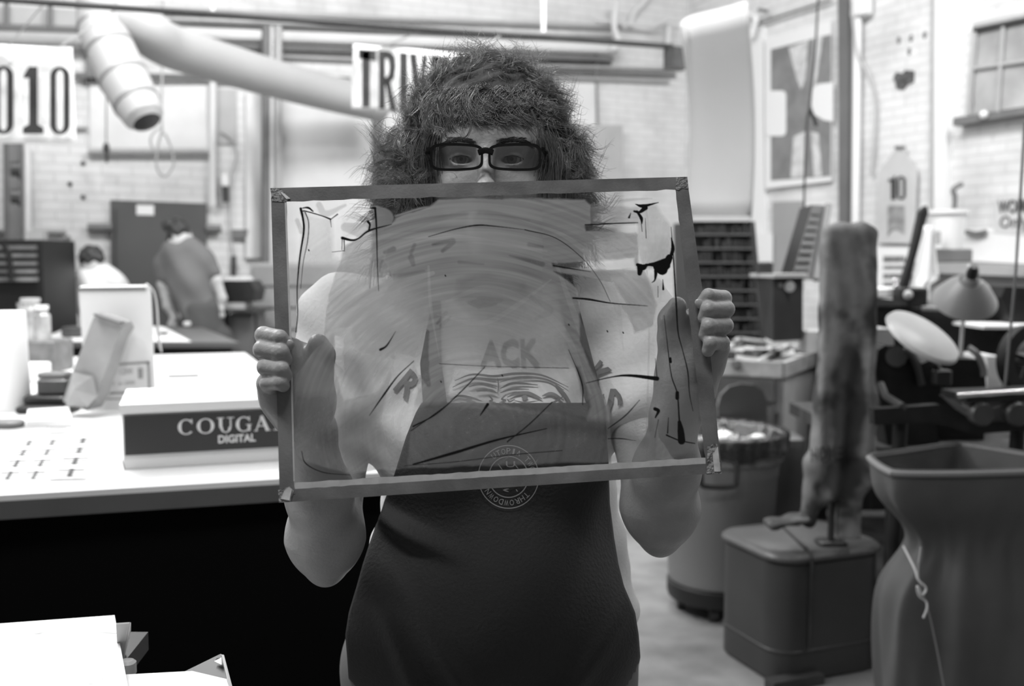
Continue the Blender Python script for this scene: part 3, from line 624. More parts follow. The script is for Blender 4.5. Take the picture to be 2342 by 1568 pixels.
# white tub and sheets near the pole
tag(MB().rbox(Z(1862, 806, zc), .14, .12, .12, .02).build('white_tub', WHITE, None, True), 'white square tub on the tray cabinet left of the hanging trousers', 'tub')
# chair behind the bin
chz = .46; chp = Z(1697, 1060, .46); Yc_ = 4.2
ch = thing('shop_chair', Vector((W(1697, 950, Yc_).x, Yc_, 0)), 'dark chair with rounded back behind the trash bin', 'chair')
bp = [W(x, y, Yc_) for x, y in [(1645, 985), (1642, 930), (1650, 902), (1668, 884), (1695, 877), (1725, 880), (1745, 893), (1754, 915), (1754, 985)]]
CHM = mat('chair_shell', .07, .3, .1, 4, spec=.6)
MB().prism(bp, (0, .03, 0)).build('backrest', CHM, ch); cx = W(1697, 950, Yc_).x
MB().rbox(Vector((cx, Yc_ + .15, .44)), .36, .26, .03, .08).build('seat', CHM, ch, True)
for sx in (-.16, .16):
    for sy in (.05, .25): MB().tube([Vector((cx + sx, Yc_ + sy, 0)), Vector((cx + sx*.9, Yc_ + sy, .44))], .012, 8).build('leg', STEEL, ch, True)
for sx in (-.15, .15): MB().tube([Vector((cx + sx, Yc_ + .02, .44)), Vector((cx + sx, Yc_ + .02, .75))], .01, 8).build('back_post', CHAR, ch, True)
# ---------------------------------------------------------------- round trash bin on dolly
tb = thing('trash_bin', Vector((W(1648, 1450, 3.92).x, 3.92, 0)), 'light grey round trash bin with black bag on a black dolly', 'trash bin')
bx = W(1648, 1000, 3.92).x; c0 = Vector((bx, 3.92, 0)); BR = 0.238
zt = W(1648, 985, 3.92).z
BINM = mat('bin_plastic', .23, .5, .05, 4)
MB().lathe(c0, [(0, .13), (.195, .13), (.2, .15), (.212, .36), (.215, .365), (.222, .55), (.226, .556), (.232, zt - .11), (.245, zt - .1), (.245, zt - .06), (.25, zt), (.24, zt), (.225, zt - .05), (.2, .15), (0, .15)], 56).build('body', BINM, tb, True)
mb = MB(); mb.lathe(c0, [(0, .06), (.2, .06), (.205, .08), (.205, .12), (.19, .13), (0, .13)], 36); mb.build('dolly', BLACK, tb, True)
for k in range(5):
    a = 2*math.pi*k/5 - 1.9; p = c0 + Vector((math.cos(a)*.15, math.sin(a)*.15, .035))
    wh = MB().tube([p - Vector((.015, 0, 0)), p + Vector((.015, 0, 0))], .035, 14); wh.tube([p + Vector((0, 0, .0)), p + Vector((0, 0, .06))], .012, 6); wh.build('caster', CHAR, tb, True)
# handle facing camera
hy = 3.92 - .245; hz = W(1645, 1045, hy).z
pts = [W(1604, 1030, hy - .0), W(1604, 1095, hy - .03), W(1612, 1112, hy - .035), W(1675, 1112, hy - .035), W(1684, 1095, hy - .03), W(1684, 1030, hy - .0)]
MB().tube(smoothpath(pts, 5), .009, 8).build('handle', BLACK, tb, True)
def bagf(k, j):
    a = 2*math.pi*k/72; r = [.2, .236, .253, .262, .262, .258][j] + (.006*math.sin(a*23) + .004*math.sin(a*41 + j))*(1 if j > 1 else .3); z = [zt - .12, zt - .01, zt + .014, zt - .005, zt - .045, zt - .075][j] + .008*math.sin(a*9 + j)*(1 if j > 3 else 0)
    return c0 + Vector((math.cos(a)*r, math.sin(a)*r, z))
vs = [bagf(k, j) for j in range(6) for k in range(72)]; fs = [(j*72+k, j*72+(k+1) % 72, (j+1)*72+(k+1) % 72, (j+1)*72+k) for j in range(5) for k in range(72)]
link_mesh('bin_bag', vs, fs, mat('black_bag', .02, .18, spec=.9, bump=.8, bscale=60), tb, True)
for i in range(16):
    a = random.uniform(0, 6.28); r = random.uniform(0, .17); p = c0 + Vector((math.cos(a)*r, math.sin(a)*r, zt - .10 + random.uniform(0, .05)))
    b = bmesh.new(); bmesh.ops.create_icosphere(b, subdivisions=2, radius=random.uniform(.04, .065))
    for v in b.verts: v.co *= random.uniform(.75, 1.2)
    vs = [v.co + p for v in b.verts]; fs = [tuple(v.index for v in f.verts) for f in b.faces]; b.free()
    tag(link_mesh('crumpled_paper', vs, fs, [PAPER, STEEL, LGREY][i % 3]), 'crumpled pale paper wad filling the round trash bin', 'crumpled paper', 'crumpled papers in the round bin')
# ---------------------------------------------------------------- square metal can with lid
sc_ = thing('square_metal_can', Vector((W(1840, 1400, 3.35).x, 3.4, 0)), 'dark grey rounded square metal can with a split lid', 'metal can')
CANM = mat('can_metal', .045, .42, .12, 5, spec=.5)
ux = Vector((.93, .36, 0)).normalized(); cc = Vector((W(1838, 1400, 3.35).x, 3.42, 0)); zl = W(1838, 1240, 3.35).z
MB().rbox(cc, .44, .38, zl - .025, .09, ux, 8, bev=.01).build('body', CANM, sc_, True)
MB().rbox(cc + Vector((0, 0, .1)), .446, .386, .012, .09, ux, 8, bev=.003).build('rib', CANM, sc_, True)
MB().rbox(cc + Vector((0, 0, zl - .028)), .462, .402, .03, .095, ux, 8, bev=.01).build('lid', mat('can_lid', .1, .4, .15, 6), sc_, True)
uy = Vector((-ux.y, ux.x, 0)); pA = cc - ux*.1 - uy*.19 + Vector((0, 0, zl + .003)); pB = cc + ux*.03 + uy*.15 + Vector((0, 0, zl + .003))
MB().tube(smoothpath([pA + Vector((0, -.02, -.06)), pA, pA.lerp(pB, .5), pB], 4), .006, 6).build('lid_hinge', CHAR, sc_, True)
MB().tube([cc - ux*.1 - uy*.198 + Vector((0, 0, zl - .03)), cc - ux*.1 - uy*.196 + Vector((0, 0, .12))], .005, 6).build('seam', CHAR, sc_, True)
# foot strip at the lower left of the can
MB().box(cc - ux*.16 - uy*.2 + Vector((0, 0, .0)), .2, .05, .035, ux).build('base_strip', CHAR, sc_)
# ---------------------------------------------------------------- pole and trousers draped on it
Yj = 3.3
pol = thing('wooden_pole', Vector((W(1905, 1250, Yj).x, Yj + .03, zl)), 'dark thin pole standing on the square metal can inside the trousers', 'pole')
MB().tube([Vector((W(1906, 1250, Yj).x, Yj + .03, zl + .012)), Vector((W(1912, 1100, Yj).x, Yj + .03, W(1912, 560, Yj).z))], .012, 10).build('shaft', CHAR, pol, True)
MB().rbox(Vector((W(1906, 1250, Yj).x, Yj + .03, zl + .002)), .1, .08, .012, .02).build('foot', CHAR, pol, True)
def V3(*a): return np.array(a, float)
def jx(x, y, dy=0): return np.array(W(x, y, Yj + dy))
JP = []
zz = [(535, 1893, 1988, .045), (560, 1884, 1992, .05), (620, 1880, 1994, .05), (700, 1878, 1996, .05), (780, 1876, 1996, .05), (860, 1878, 1998, .05), (940, 1872, 1998, .055)]
for (y0, a0, b0_, r0), (y1, a1, b1_, r1) in zip(zz[:-1], zz[1:]):
    for t in (.5,):
        pass
for y0, a0, b0_, r0 in zz:
    JP.append(cap(jx(a0 + 26, y0), jx(b0_ - 26, y0), .038, .038, .03))
JP.append(rbx(jx(1936, 740), V3(.0885, .05, .325), .03, .02))
# legs
JP += [cap(jx(1900, 900), jx(1868, 1060, -.02), .04, .036, .03), cap(jx(1868, 1060, -.02), jx(1848, 1185, -.03), .036, .03, .03),
       cap(jx(1962, 900), jx(1958, 1060, -.0), .045, .05, .03), cap(jx(1958, 1060), jx(1945, 1160, -.01), .05, .034, .03),
       cap(jx(1915, 900), jx(1905, 1120, -.03), .05, .035, .03), rbx(jx(1800, 1190, -.05), V3(.07, .05, .009), .004, .004, 1, [[.98, 0, -.2], [0, 1, 0], [.2, 0, .98]]),
       rbx(jx(1940, 1192, -.03), V3(.038, .032, .058), .01, .02)]
JP.append(rbx(jx(1932, 1000, .005), V3(.088, .035, .17), .03, .04))
for xa, ya, xb, yb in [(1893, 560, 1880, 1150), (1985, 600, 1990, 1100), (1932, 760, 1915, 1130)]:
    JP.append(cap(jx(xa, ya, -.035), jx(xb, yb, -.045), .007, .012, .03))
for xa, ya, xb, yb in [(1905, 620, 1893, 1130), (1955, 960, 1935, 1150), (1972, 800, 1970, 1120), (1920, 860, 1918, 1000)]:
    JP.append(cap(jx(xa, ya, -.065), jx(xb, yb, -.07), .004, .012, .03, -1))
def jdisp(P):
    return .0022*np.sin(P[..., 0]*95 + 2.5*np.sin(P[..., 2]*9)) + .0012*np.sin(P[..., 2]*60 + P[..., 0]*50)
def denim():
    m = mat('worn_denim', .2, .85, .3, 9, bump=.3, bscale=120); nt = m.node_tree; b = nt.nodes['Principled BSDF']
    src = b.inputs['Base Color'].links[0].from_socket
    tc = nt.nodes['Texture Coordinate']; n = nt.nodes.new('ShaderNodeTexNoise'); n.inputs['Scale'].default_value = 5.5; n.inputs['Detail'].default_value = 3
    nt.links.new(tc.outputs['Object'], n.inputs['Vector']); r = nt.nodes.new('ShaderNodeValToRGB'); r.color_ramp.elements[0].position = .42; r.color_ramp.elements[1].position = .52
    r.color_ramp.elements[0].color = (.22,)*3 + (1,); r.color_ramp.elements[1].color = (1,)*3 + (1,); nt.links.new(n.outputs['Fac'], r.inputs[0])
    mx = nt.nodes.new('ShaderNodeMix'); mx.data_type = 'RGBA'; mx.blend_type = 'MULTIPLY'; mx.inputs[0].default_value = 1
    nt.links.new(src, mx.inputs[6]); nt.links.new(r.outputs[0], mx.inputs[7]); 
    sp = nt.nodes.new('ShaderNodeMapping'); sp.inputs['Location'].default_value = (.02, 0, -2.15); sp.inputs['Scale'].default_value = (17, 0, 4.4); nt.links.new(tc.outputs['Object'], sp.inputs[0])
    nz = nt.nodes.new('ShaderNodeTexNoise'); nz.inputs['Scale'].default_value = 9; nt.links.new(tc.outputs['Object'], nz.inputs['Vector'])
    ln = nt.nodes.new('ShaderNodeVectorMath'); ln.operation = 'LENGTH'; nt.links.new(sp.outputs[0], ln.inputs[0])
    ad = nt.nodes.new('ShaderNodeMath'); ad.operation = 'MULTIPLY_ADD'; nt.links.new(nz.outputs['Fac'], ad.inputs[0]); ad.inputs[1].default_value = .9; nt.links.new(ln.outputs['Value'], ad.inputs[2])
    r3 = nt.nodes.new('ShaderNodeValToRGB'); r3.color_ramp.elements[0].position = .30; r3.color_ramp.elements[1].position = .37; r3.color_ramp.elements[0].color = (.22,)*3 + (1,); r3.color_ramp.elements[1].color = (1,)*4
    dv2 = nt.nodes.new('ShaderNodeMath'); dv2.operation = 'DIVIDE'; nt.links.new(ad.outputs[0], dv2.inputs[0]); dv2.inputs[1].default_value = 4.3; nt.links.new(dv2.outputs[0], r3.inputs[0])
    m3 = nt.nodes.new('ShaderNodeMix'); m3.data_type = 'RGBA'; m3.blend_type = 'MULTIPLY'; m3.inputs[0].default_value = 1
    nt.links.new(mx.outputs[2], m3.inputs[6]); nt.links.new(r3.outputs[0], m3.inputs[7]); nt.links.new(m3.outputs[2], b.inputs['Base Color']); return m
lo = jx(1735, 1260, -.2); hi = jx(2020, 500, .2); lo[1] = Yj - .16; hi[1] = Yj + .16
jn = thing('hanging_trousers', Vector(jx(1920, 1240)), 'stained work trousers draped upright over the pole above the metal can', 'trousers')
sd_build('trouser_cloth', JP, lo, hi, .006, denim(), jn, jdisp, 0, 2)
# dark stain patch and lettering printed on the cloth
def ribbon(mb, pts, w0, prims, off, Y0=1.0, disp=None, n=6, taper=True):
    P = smoothpath([Vector((x, y, 0)) for x, y in pts], n); L = len(P); A = []
    ws = w0 if isinstance(w0, (list, tuple)) else None
    for i, p in enumerate(P):
        t = (P[min(i+1, L-1)] - P[max(i-1, 0)]).normalized(); nn = Vector((-t.y, t.x, 0)); u = i/(L-1)
        ww = (np.interp(u*(len(ws)-1), range(len(ws)), ws) if ws else w0*(math.sin(math.pi*min(max(u, .04), .96))**.6 if taper else 1))/2
        A += [p + nn*ww, p, p - nn*ww]
    X = np.array([[a.x, a.y] for a in A]); H = hit(X[:, 0], X[:, 1], prims, Y0, off, disp); k = 3
    mb.add([tuple(h) for h in H], [(i*k+j, i*k+j+1, (i+1)*k+j+1, (i+1)*k+j) for i in range(L-1) for j in range(k-1)])
STAIN = mat('dark_stain', .045, .85, .5, 9)
def surf_text(mb, s, a, b, c, d, prims, off, Y0=1.0, disp=None, bold=0.02):   # pixel corners
    v, f, _ = text_tris(s, bold, 1.0, 2); a, b, c, d = (np.array(q, float) for q in (a, b, c, d))
    x, y = v[:, :1], v[:, 1:]; P = a*(1-x)*(1-y) + b*x*(1-y) + c*x*y + d*(1-x)*y
    H = hit(P[:, 0], P[:, 1], prims, Y0, off, disp); mb.add([tuple(h) for h in H], f)
mb = MB(); surf_text(mb, 'HOME', (1855, 1056), (1925, 1046), (1924, 1014), (1853, 1024), JP, .011, 3.0, jdisp); mb.build('printed_word', STAIN, jn)
# ---------------------------------------------------------------- cloth hamper bag
hp = thing('canvas_hamper', Vector((W(2200, 1400, 2.75).x, 2.8, 0)), 'grey canvas laundry bag with open rim and a tied drawcord', 'laundry bag')
HM = mat('canvas_grey', .085, .85, .14, 4, bump=.3, bscale=14)
zr = .865; rimp = [Z(1987, 1046, zr), Z(2040, 1082, zr), Z(2200, 1084, zr), Z(2380, 1078, zr), Z(2480, 1062, zr), Z(2350, 1040, zr), Z(2192, 1016, zr), Z(2060, 1034, zr)]
def closedpath(P, n=6):
    out = []; N = len(P)
    for i in range(N):
        a, b, c, d = P[i-1], P[i], P[(i+1) % N], P[(i+2) % N]
        for k in range(n):
            t = k/n; q = .5*((2*b) + (c - a)*t + (2*a - 5*b + 4*c - d)*t*t + (3*b - a - 3*c + d)*t*t*t); out.append(b.lerp(c, t)*.55 + q*.45)
    return out
rp = closedpath(rimp, 8); cN = sum(rp, Vector())/len(rp); rows = 26; vs = []
for j in range(rows + 1):
    v = j/rows; z = zr*(1 - v) + .01
    for k, p in enumerate(rp):
        a = 2*math.pi*k/len(rp); s = 1 - .36*math.exp(-((v - .24)/.10)**2)*(.5 + .5*math.cos(a - .6)) - .06*v + .03*math.sin(a*4 + v*5)*v + .02*math.sin(a*9 - v*3)*(v > .1)
        s += .035*math.exp(-((v - .55)/.2)**2)*math.sin(a*3 + 1) + .04*math.sin(a*7 + v*3 + 1)*min(1, v*1.6) + .02*math.sin(a*15 + v*5)*min(1, v*2) - .10*min(1, max(0, v - .12)*6) + .022*math.sin(a*24)*math.exp(-((v - .26)/.09)**2) + .02*math.sin(a*11 - v*6)*(v > .05)
        q = cN + (p - cN)*s; q = Vector((q.x, q.y, z + .008*math.sin(a*13)*math.exp(-((v - .3)/.08)**2))); vs.append(q)
n = len(rp); fs = [(j*n+k, (j+1)*n+k, (j+1)*n+(k+1) % n, j*n+(k+1) % n) for j in range(rows) for k in range(n)]
o = link_mesh('bag_cloth', vs, fs, HM, hp, True); md = o.modifiers.new('s', 'SUBSURF'); md.levels = md.render_levels = 2
md = o.modifiers.new('t', 'SOLIDIFY'); md.thickness = .006
MB().tube(rp + [rp[0], rp[1]], .008, 8, False).build('rim_hem', mat('canvas_hem', .2, .8), hp, True)
CORD = mat('pale_cord', .6, .6)
cp = smoothpath([W(2066, 1248, 2.40), W(2092, 1300, 2.36), W(2100, 1325, 2.35), W(2118, 1345, 2.35), W(2108, 1360, 2.35), W(2098, 1340, 2.35), W(2102, 1362, 2.36), W(2118, 1375, 2.36), W(2120, 1392, 2.36), W(2112, 1412, 2.37)], 6)
MB().tube(cp, .0028, 6).build('drawcord', CORD, hp, True)
MB().tube(smoothpath([W(2106, 1250, 2.42), W(2100, 1300, 2.37), W(2105, 1340, 2.36), W(2122, 1390, 2.37), W(2140, 1470, 2.4), W(2160, 1575, 2.42)], 6), .0022, 6).build('drawcord', mat('grey_cord', .25, .6), hp, True)
# ---------------------------------------------------------------- lamps and presses at the right
def lamp(name, base, apex, axis, R0, L, m, lab, arms):
    t = thing(name, base, lab, 'lamp')
    MB().lathe(apex, [(.012, -.0), (.02, .0), (.028, .012), (.03, .03), (R0*.35, L*.18), (R0*.72, L*.55), (R0, L), (R0*.97, L), (R0*.68, L*.53), (.02, .035)], 44, axis).build('lamp_shade', m, t, True)
    MB().tube([apex - axis*.05, apex - axis*.02, apex + axis*.012], [.014, .022, .02], 14).build('lamp_socket', BLACK, t, True)
    for pts, r, mm in arms: MB().tube(pts, r, 10).build('lamp_arm', mm, t, True)
    MB().lathe(base, [(0, 0), (.07, 0), (.07, .015), (.02, .03), (0, .03)], 20).build('lamp_base', BLACK, t, True)
    return t
bz = .96
LS = mat('enamel_grey', .24, .35, spec=.6); AX = Vector((.15, -.35, -.55)).normalized()
apx = W(2222, 632, 3.75); ba = Vector((W(2195, 800, 3.85).x, 3.85, bz))
lamp('desk_lamp', ba, apx, Vector((.08, .50, -.62)).normalized(), .118, .12, LS, 'grey enamel cone lamp on a slim arm at the far right', [([ba, W(2206, 690, 3.85), W(2216, 605, 3.85), W(2222, 622, 3.78)], .007, LGREY)])
ap2 = W(2180, 800, 3.2); ax2 = Vector((-.42, -.62, .52)).normalized()
b2_ = Vector((W(2165, 880, 3.35).x, 3.35, bz))
l2 = thing('round_magnifier_lamp', b2_, 'pale oval lamp shade tilted above the dark press, nearer of two lamps', 'lamp')
c2 = W(2111, 768, 3.1)
# shade: shallow dome seen from its convex back
axd = Vector((.35, -.50, .79)).normalized()
MB().lathe(c2 - axd*.0, [(.120, -.012), (.124, -.008), (.119, .004), (.095, .014), (.06, .022), (.02, .026), (0, .0265)], 48, axd).build('lamp_shade', mat('pale_enamel', .55, .35, .04, 8), l2, True)
MB().lathe(c2, [(0, -.012), (.119, -.011), (.119, -.007), (0, -.007)], 48, axd).build('reflector', WHITE, l2, True)
MB().tube([c2 - axd*.02, W(2150, 850, 3.25), b2_ + Vector((0, 0, .02))], .012, 10).build('lamp_arm', CHAR, l2, True)
MB().rbox(W(2153, 880, 3.2), .055, .04, .05, .01).build('lamp_socket', BLACK, l2, True)
# long work bench carrying the presses
bq = [Z(1990, 890, .78), Z(2420, 930, .78), Z(2420, 850, .78), Z(1990, 830, .78)]
wb = thing('press_bench', Vector(((bq[0].x + bq[1].x)/2, (bq[0].y + bq[3].y)/2, 0)), 'dark work bench carrying the proof press at the right', 'bench')
x0, x1, y0, y1 = W(2005, 900, 3.35).x, W(2440, 900, 3.35).x + .3, 3.3, 4.4
MB().hexa([Vector(p) for p in ((x0, y0, .72), (x1, y0, .72), (x1, y1, .72), (x0, y1, .72), (x0, y0, .77), (x1, y0, .77), (x1, y1, .77), (x0, y1, .77))]).build('bench_top', DWOOD, wb)
for xx in (x0 + .1, x0 + .75, x1 - .1):
    for yy in (y0 + .08, y1 - .1): MB().box(Vector((xx, yy, 0)), .07, .07, .72).build('leg', IRON, wb)
MB().hexa([Vector(p) for p in ((x0, y0 + .1, .25), (x1, y0 + .1, .25), (x1, y1, .25), (x0, y1, .25), (x0, y0 + .1, .28), (x1, y0 + .1, .28), (x1, y1, .28), (x0, y1, .28))]).build('lower_shelf', DWOOD, wb)
# machine A: rounded black gear housing
Ym = 3.45
ma = thing('proof_press', Vector((W(2130, 1000, Ym).x, Ym, .77)), 'black proof press with rounded housing under the oval lamp', 'printing press')
pts = [(2098, 990), (2098, 850), (2106, 832), (2125, 824), (2180, 820), (2238, 822), (2252, 832), (2255, 880), (2255, 990)]
MB().prism([W(x, min(y, 893), Ym) if y < 900 else Vector((W(x, 893, Ym).x, Ym, .77)) for x, y in pts], (.02, .35, 0)).build('housing', IRON, ma)
MB().prism([Vector((W(2008, 900, Ym).x, Ym - .1, .77))] + [W(x, y, Ym - .1) for x, y in [(2002, 850), (2008, 800), (2026, 788), (2040, 810), (2052, 828), (2072, 832), (2085, 815), (2078, 800), (2090, 802), (2112, 840), (2122, 880)]] + [Vector((W(2125, 900, Ym).x, Ym - .1, .77))], (.0, .1, 0)).build('side_frame', IRON, ma)
MB().tube(smoothpath([W(2066, 800, Ym - .12), W(2082, 812, Ym - .12), W(2096, 835, Ym - .12), W(2108, 880, Ym - .12)], 4), .012, 8).build('curved_lever', CHAR, ma, True)
MB().tube(smoothpath([W(2215, 795, Ym + .02), W(2235, 810, Ym), W(2248, 840, Ym), W(2250, 860, Ym)], 4), .012, 8).build('curved_lever', GREY, ma, True)
MB().tube([W(2262, 905, Ym + .1), W(2262, 905, Ym + .5)], .02, 8).build('axle', CHAR, ma, True)
mb = MB(); mb.tube([W(2050, 815, Ym - .12), W(2050, 815, Ym - .02)], .035, 16); mb.build('gear_hub', CHAR, ma, True)
# machine B: roller carriage at right foreground
Yr = 2.95
mr = thing('roller_carriage', Vector((W(2260, 1000, Yr).x, Yr, .7)), 'dark roller carriage with a bright steel bar at the right edge', 'press carriage')
MB().box(W(2270, 908, Yr) + Vector((.06, 0, 0)), .36, .16, .022, Vector((1, .05, .03))).build('bed_plate', IRON, mr)
MB().tube([W(2188, 905, Yr - .09), W(2420, 890, Yr - .07)], .0085, 10).build('steel_bar', STEEL, mr, True)
MB().prism([W(x, y, Yr) for x, y in [(1998, 935), (2080, 930), (2150, 925), (2190, 938), (2232, 965), (2330, 962), (2350, 930), (2400, 930), (2400, 975), (2340, 985), (2225, 992), (2170, 975), (2120, 965), (2000, 972)]], (0, .04, 0)).build('cast_frame', IRON, mr)
MB().prism([W(x, y, Yr + .1) for x, y in [(2180, 912), (2420, 900), (2420, 968), (2240, 966)]], (0, .1, 0)).build('side_plate', mat('steel_dull', .22, .4, .2, 8), mr)
for x in (2232, 2312):
    mb = MB(); mb.lathe(W(x, 942, Yr - .05), [(0, 0), (.03, 0), (.034, .012), (.03, .03), (.036, .04), (.03, .05), (0, .05)], 20, Vector((0, -1, 0))); mb.build('clamp_knob', CHAR, mr, True)
MB().tube(smoothpath([W(2200, 925, Yr - .06), W(2225, 935, Yr - .07), W(2270, 932, Yr - .07), W(2305, 920, Yr - .06)], 4), .006, 8).build('bent_rod', GREY, mr, True)
for x in (2060, 2330): MB().tube([Vector((W(x, 950, Yr).x, Yr + .05, 0)), W(x, 955, Yr + .05)], .022, 10).build('stand_leg', IRON, mr, True)
MB().tube([W(2014, 878, Yr + .25), W(2025, 905, Yr + .2), W(2065, 930, Yr)], .012, 8).build('tie_rod', CHAR, mr, True)
# handwheel
hw = thing('handwheel', W(2340, 825, 3.3), 'dark heavy handwheel at the right edge above the steel bar', 'handwheel')
cw = W(2350, 822, 3.3); ax = Vector((.35, -1, 0)).normalized()
MB().lathe(cw, [(.075, -.02), (.115, -.02), (.118, .02), (.075, .02)], 40, ax, True).build('wheel_rim', IRON, hw, True)
mb = MB()
nx = ax.orthogonal().normalized(); ny = ax.cross(nx)
for k in range(4): a = k*math.pi/2 + .5; mb.tube([cw, cw + nx*(.09*math.cos(a)) + ny*(.09*math.sin(a))], .008, 6)
mb.build('wheel_spoke', IRON, hw, True)
MB().lathe(cw, [(0, -.03), (.022, -.03), (.022, .03), (0, .03)], 16, ax).build('wheel_hub', CHAR, hw, True)
# far tables with press gear behind the lamps
def flatbox(name, x0, y0, x1, y1, Y, dp, m, lab, cat, parent=None):
    o = MB().prism([W(x0, y1, Y), W(x1, y1, Y), W(x1, y0, Y), W(x0, y0, Y)], (0, dp, 0)).build(name, m, parent)
    if lab: tag(o, lab, cat)
    return o
ct = thing('cylinder_press', Vector((W(2100, 760, 4.7).x, 4.8, 0)), 'long black cylinder press standing behind the lamps', 'printing press')
MB().prism([Vector((W(2002, 900, 4.6).x, 4.6, 0)), Vector((W(2420, 900, 4.6).x, 4.6, 0)), W(2420, 740, 4.6), W(2300, 742, 4.6), W(2240, 735, 4.6), W(2190, 712, 4.6), W(2120, 706, 4.6), W(2002, 700, 4.6)], (0, .7, 0)).build('press_body', IRON, ct)
MB().prism([W(1995, 700, 4.55), W(2100, 700, 4.55), W(2100, 690, 4.55), W(1995, 680, 4.55)], (0, .5, 0)).build('press_bed', CHAR, ct)
MB().rbox(W(2080, 702, 4.62), .12, .14, .09, .02).build('ink_unit', IRON, ct, True)
MB().ball(W(2077, 674, 4.55), .022, 14).build('round_knob', LGREY, ct, True)
MB().tube([W(2105, 705, 4.5), W(2175, 708, 4.5)], .012, 8).build('steel_rail', STEEL, ct, True)
MB().prism([W(2320, 760, 4.4), W(2420, 770, 4.4), W(2420, 660, 4.4), W(2300, 655, 4.4), W(2290, 680, 4.4)], (0, .3, 0)).build('end_frame', IRON, ct)
MB().tube([W(1998, 825, 4.3), W(2080, 832, 4.3)], .015, 8).build('side_rail', GREY, ct, True)
for i, (x, y, r) in enumerate([(2046, 641, .012), (2049, 653, .012)]):
    MB().ball(W(x, y, 4.7), r, 12).build('glint_ball', STEEL, ct, True)  # small steel balls added to make two out-of-focus highlights
tag(MB().rbox(Vector((W(2020, 680, 4.75).x, 4.8, W(2020, 681, 4.75).z)), .2, .18, .05, .02).build('paper_stack', WHITE), 'white paper stack on the cylinder press left end', 'papers')
tag(flatbox('paper_pile', 2000, 815, 2022, 870, 3.9, .3, WHITE, None, None), 'white paper pile right beside the hanging trousers', 'papers')
tag(flatbox('paper_pile', 2000, 752, 2045, 790, 3.9, .3, LGREY, None, None), 'light grey crumpled pile behind the trousers, upper one', 'papers')
tag(flatbox('paper_pile', 2258, 815, 2292, 905, 3.75, .2, WHITE, None, None), 'white sheets standing between the press housing and handwheel', 'papers')
tag(flatbox('paper_pile', 2250, 745, 2420, 752, 4.2, .3, WHITE, None, None), 'white sheet lying on the press behind the handwheel', 'papers')
tag(MB().ball(W(2335, 778, 3.7), .05, 14).build('rag_bundle', LGREY, None, True), 'pale rag bundle above the handwheel at the right edge', 'rag')
# thin rod cable in front
tag(MB().tube([W(2344, 280, 3.0), W(2322, 640, 3.0), W(2298, 888, 3.0)], .0042, 8).build('thin_rod', GREY, None, True), 'thin slanting rod rising at the right edge above the roller carriage', 'rod')
# under table clutter between bin and can
cl = W(1760, 1040, 3.9)
tag(MB().rbox(Vector((W(1788, 1100, 4.2).x, 4.2, 0)), .14, .2, .66, .02).build('cardboard_carton', GREY), 'grey carton standing behind the bin and the trousers', 'carton')
tag(MB().tube([Vector((W(1492, 1300, 4.9).x, 4.9, .02)), Vector((W(1482, 1240, 4.9).x, 4.9, .12))], .03, 10).build('stray_caster', CHAR, None, True), 'small dark caster on the floor left of the trash bin', 'caster')
# ================================================================== left side
ht = .92
TN = Z(925, 1078, ht); TF = Z(560, 806, ht); lu = (Z(0, 1129, ht) - Z(630, 1092, ht)).normalized()
TNL = TN + lu*3.2; TFL = TF + lu*3.2
mt = thing('work_table', Vector(((TN.x + TFL.x)/2, (TN.y + TFL.y)/2, 0)), 'large white topped work table with an unlit base painted black on the left', 'table')
up = Vector((0, 0, 1))
MB().hexa([p - up*.012 for p in (TNL, TN, TF, TFL)] + [TNL, TN, TF, TFL]).build('table_top', mat('table_laminate', .8, .35, .04, 3), mt)
MB().hexa([p - up*.05 for p in (TNL, TN, TF, TFL)] + [p - up*.012 for p in (TNL, TN, TF, TFL)]).build('edge_band', mat('table_edge', .1, .5, .1, 6), mt)
cN = (TNL + TN + TF + TFL)/4
ins = [p + (cN - p).normalized()*k for p, k in zip((TNL, TN, TF, TFL), (.12, .05, .08, .12))]
BASEM = mat('unlit_base_black', .004, .9, spec=.05)  # near-black colour carries the shade of the unlit space under the table
MB().hexa([Vector((p.x, p.y, 0)) for p in ins] + [Vector((p.x, p.y, ht - .05)) for p in ins]).build('base_cabinet', BASEM, mt)
tu = -lu; tv = Vector((-tu.y, tu.x, 0))
def onT(px, py): return Z(px, py, ht + .001)
# ---- paper carton with lettering
fl_, fr_ = onT(283, 1073), onT(700, 1048)
ud = (fr_ - fl_).normalized(); vd = Vector((-ud.y, ud.x, 0)); wd, dp, hh = .445, .29, .0
ztop = W(270, 898, fl_.y).z; hh = .145
hh = W(283, 926, fl_.y).z - ht
cbx = thing('paper_carton', (fl_ + ud*wd/2 + vd*dp/2), 'white paper carton with dark band and lettering on the work table', 'carton')
CARD = mat('white_card', .78, .6)
def P3(o, a, b, c): return o + ud*a + vd*b + up*c
MB().hexa([P3(fl_, 0, 0, 0), P3(fl_, wd, 0, 0), P3(fl_, wd, dp, 0), P3(fl_, 0, dp, 0), P3(fl_, 0, 0, hh - .002), P3(fl_, wd, 0, hh - .002), P3(fl_, wd, dp, hh - .002), P3(fl_, 0, dp, hh - .002)]).build('carton_body', CARD, cbx)
e = .005; lh = .021
MB().hexa([P3(fl_, -e, -e, hh - lh), P3(fl_, wd + e, -e, hh - lh), P3(fl_, wd + e, dp + e, hh - lh), P3(fl_, -e, dp + e, hh - lh), P3(fl_, -e, -e, hh), P3(fl_, wd + e, -e, hh), P3(fl_, wd + e, dp + e, hh), P3(fl_, -e, dp + e, hh)]).build('carton_lid', mat('lid_card', .85, .6), cbx)
b0, b1 = hh*.22, hh*.825
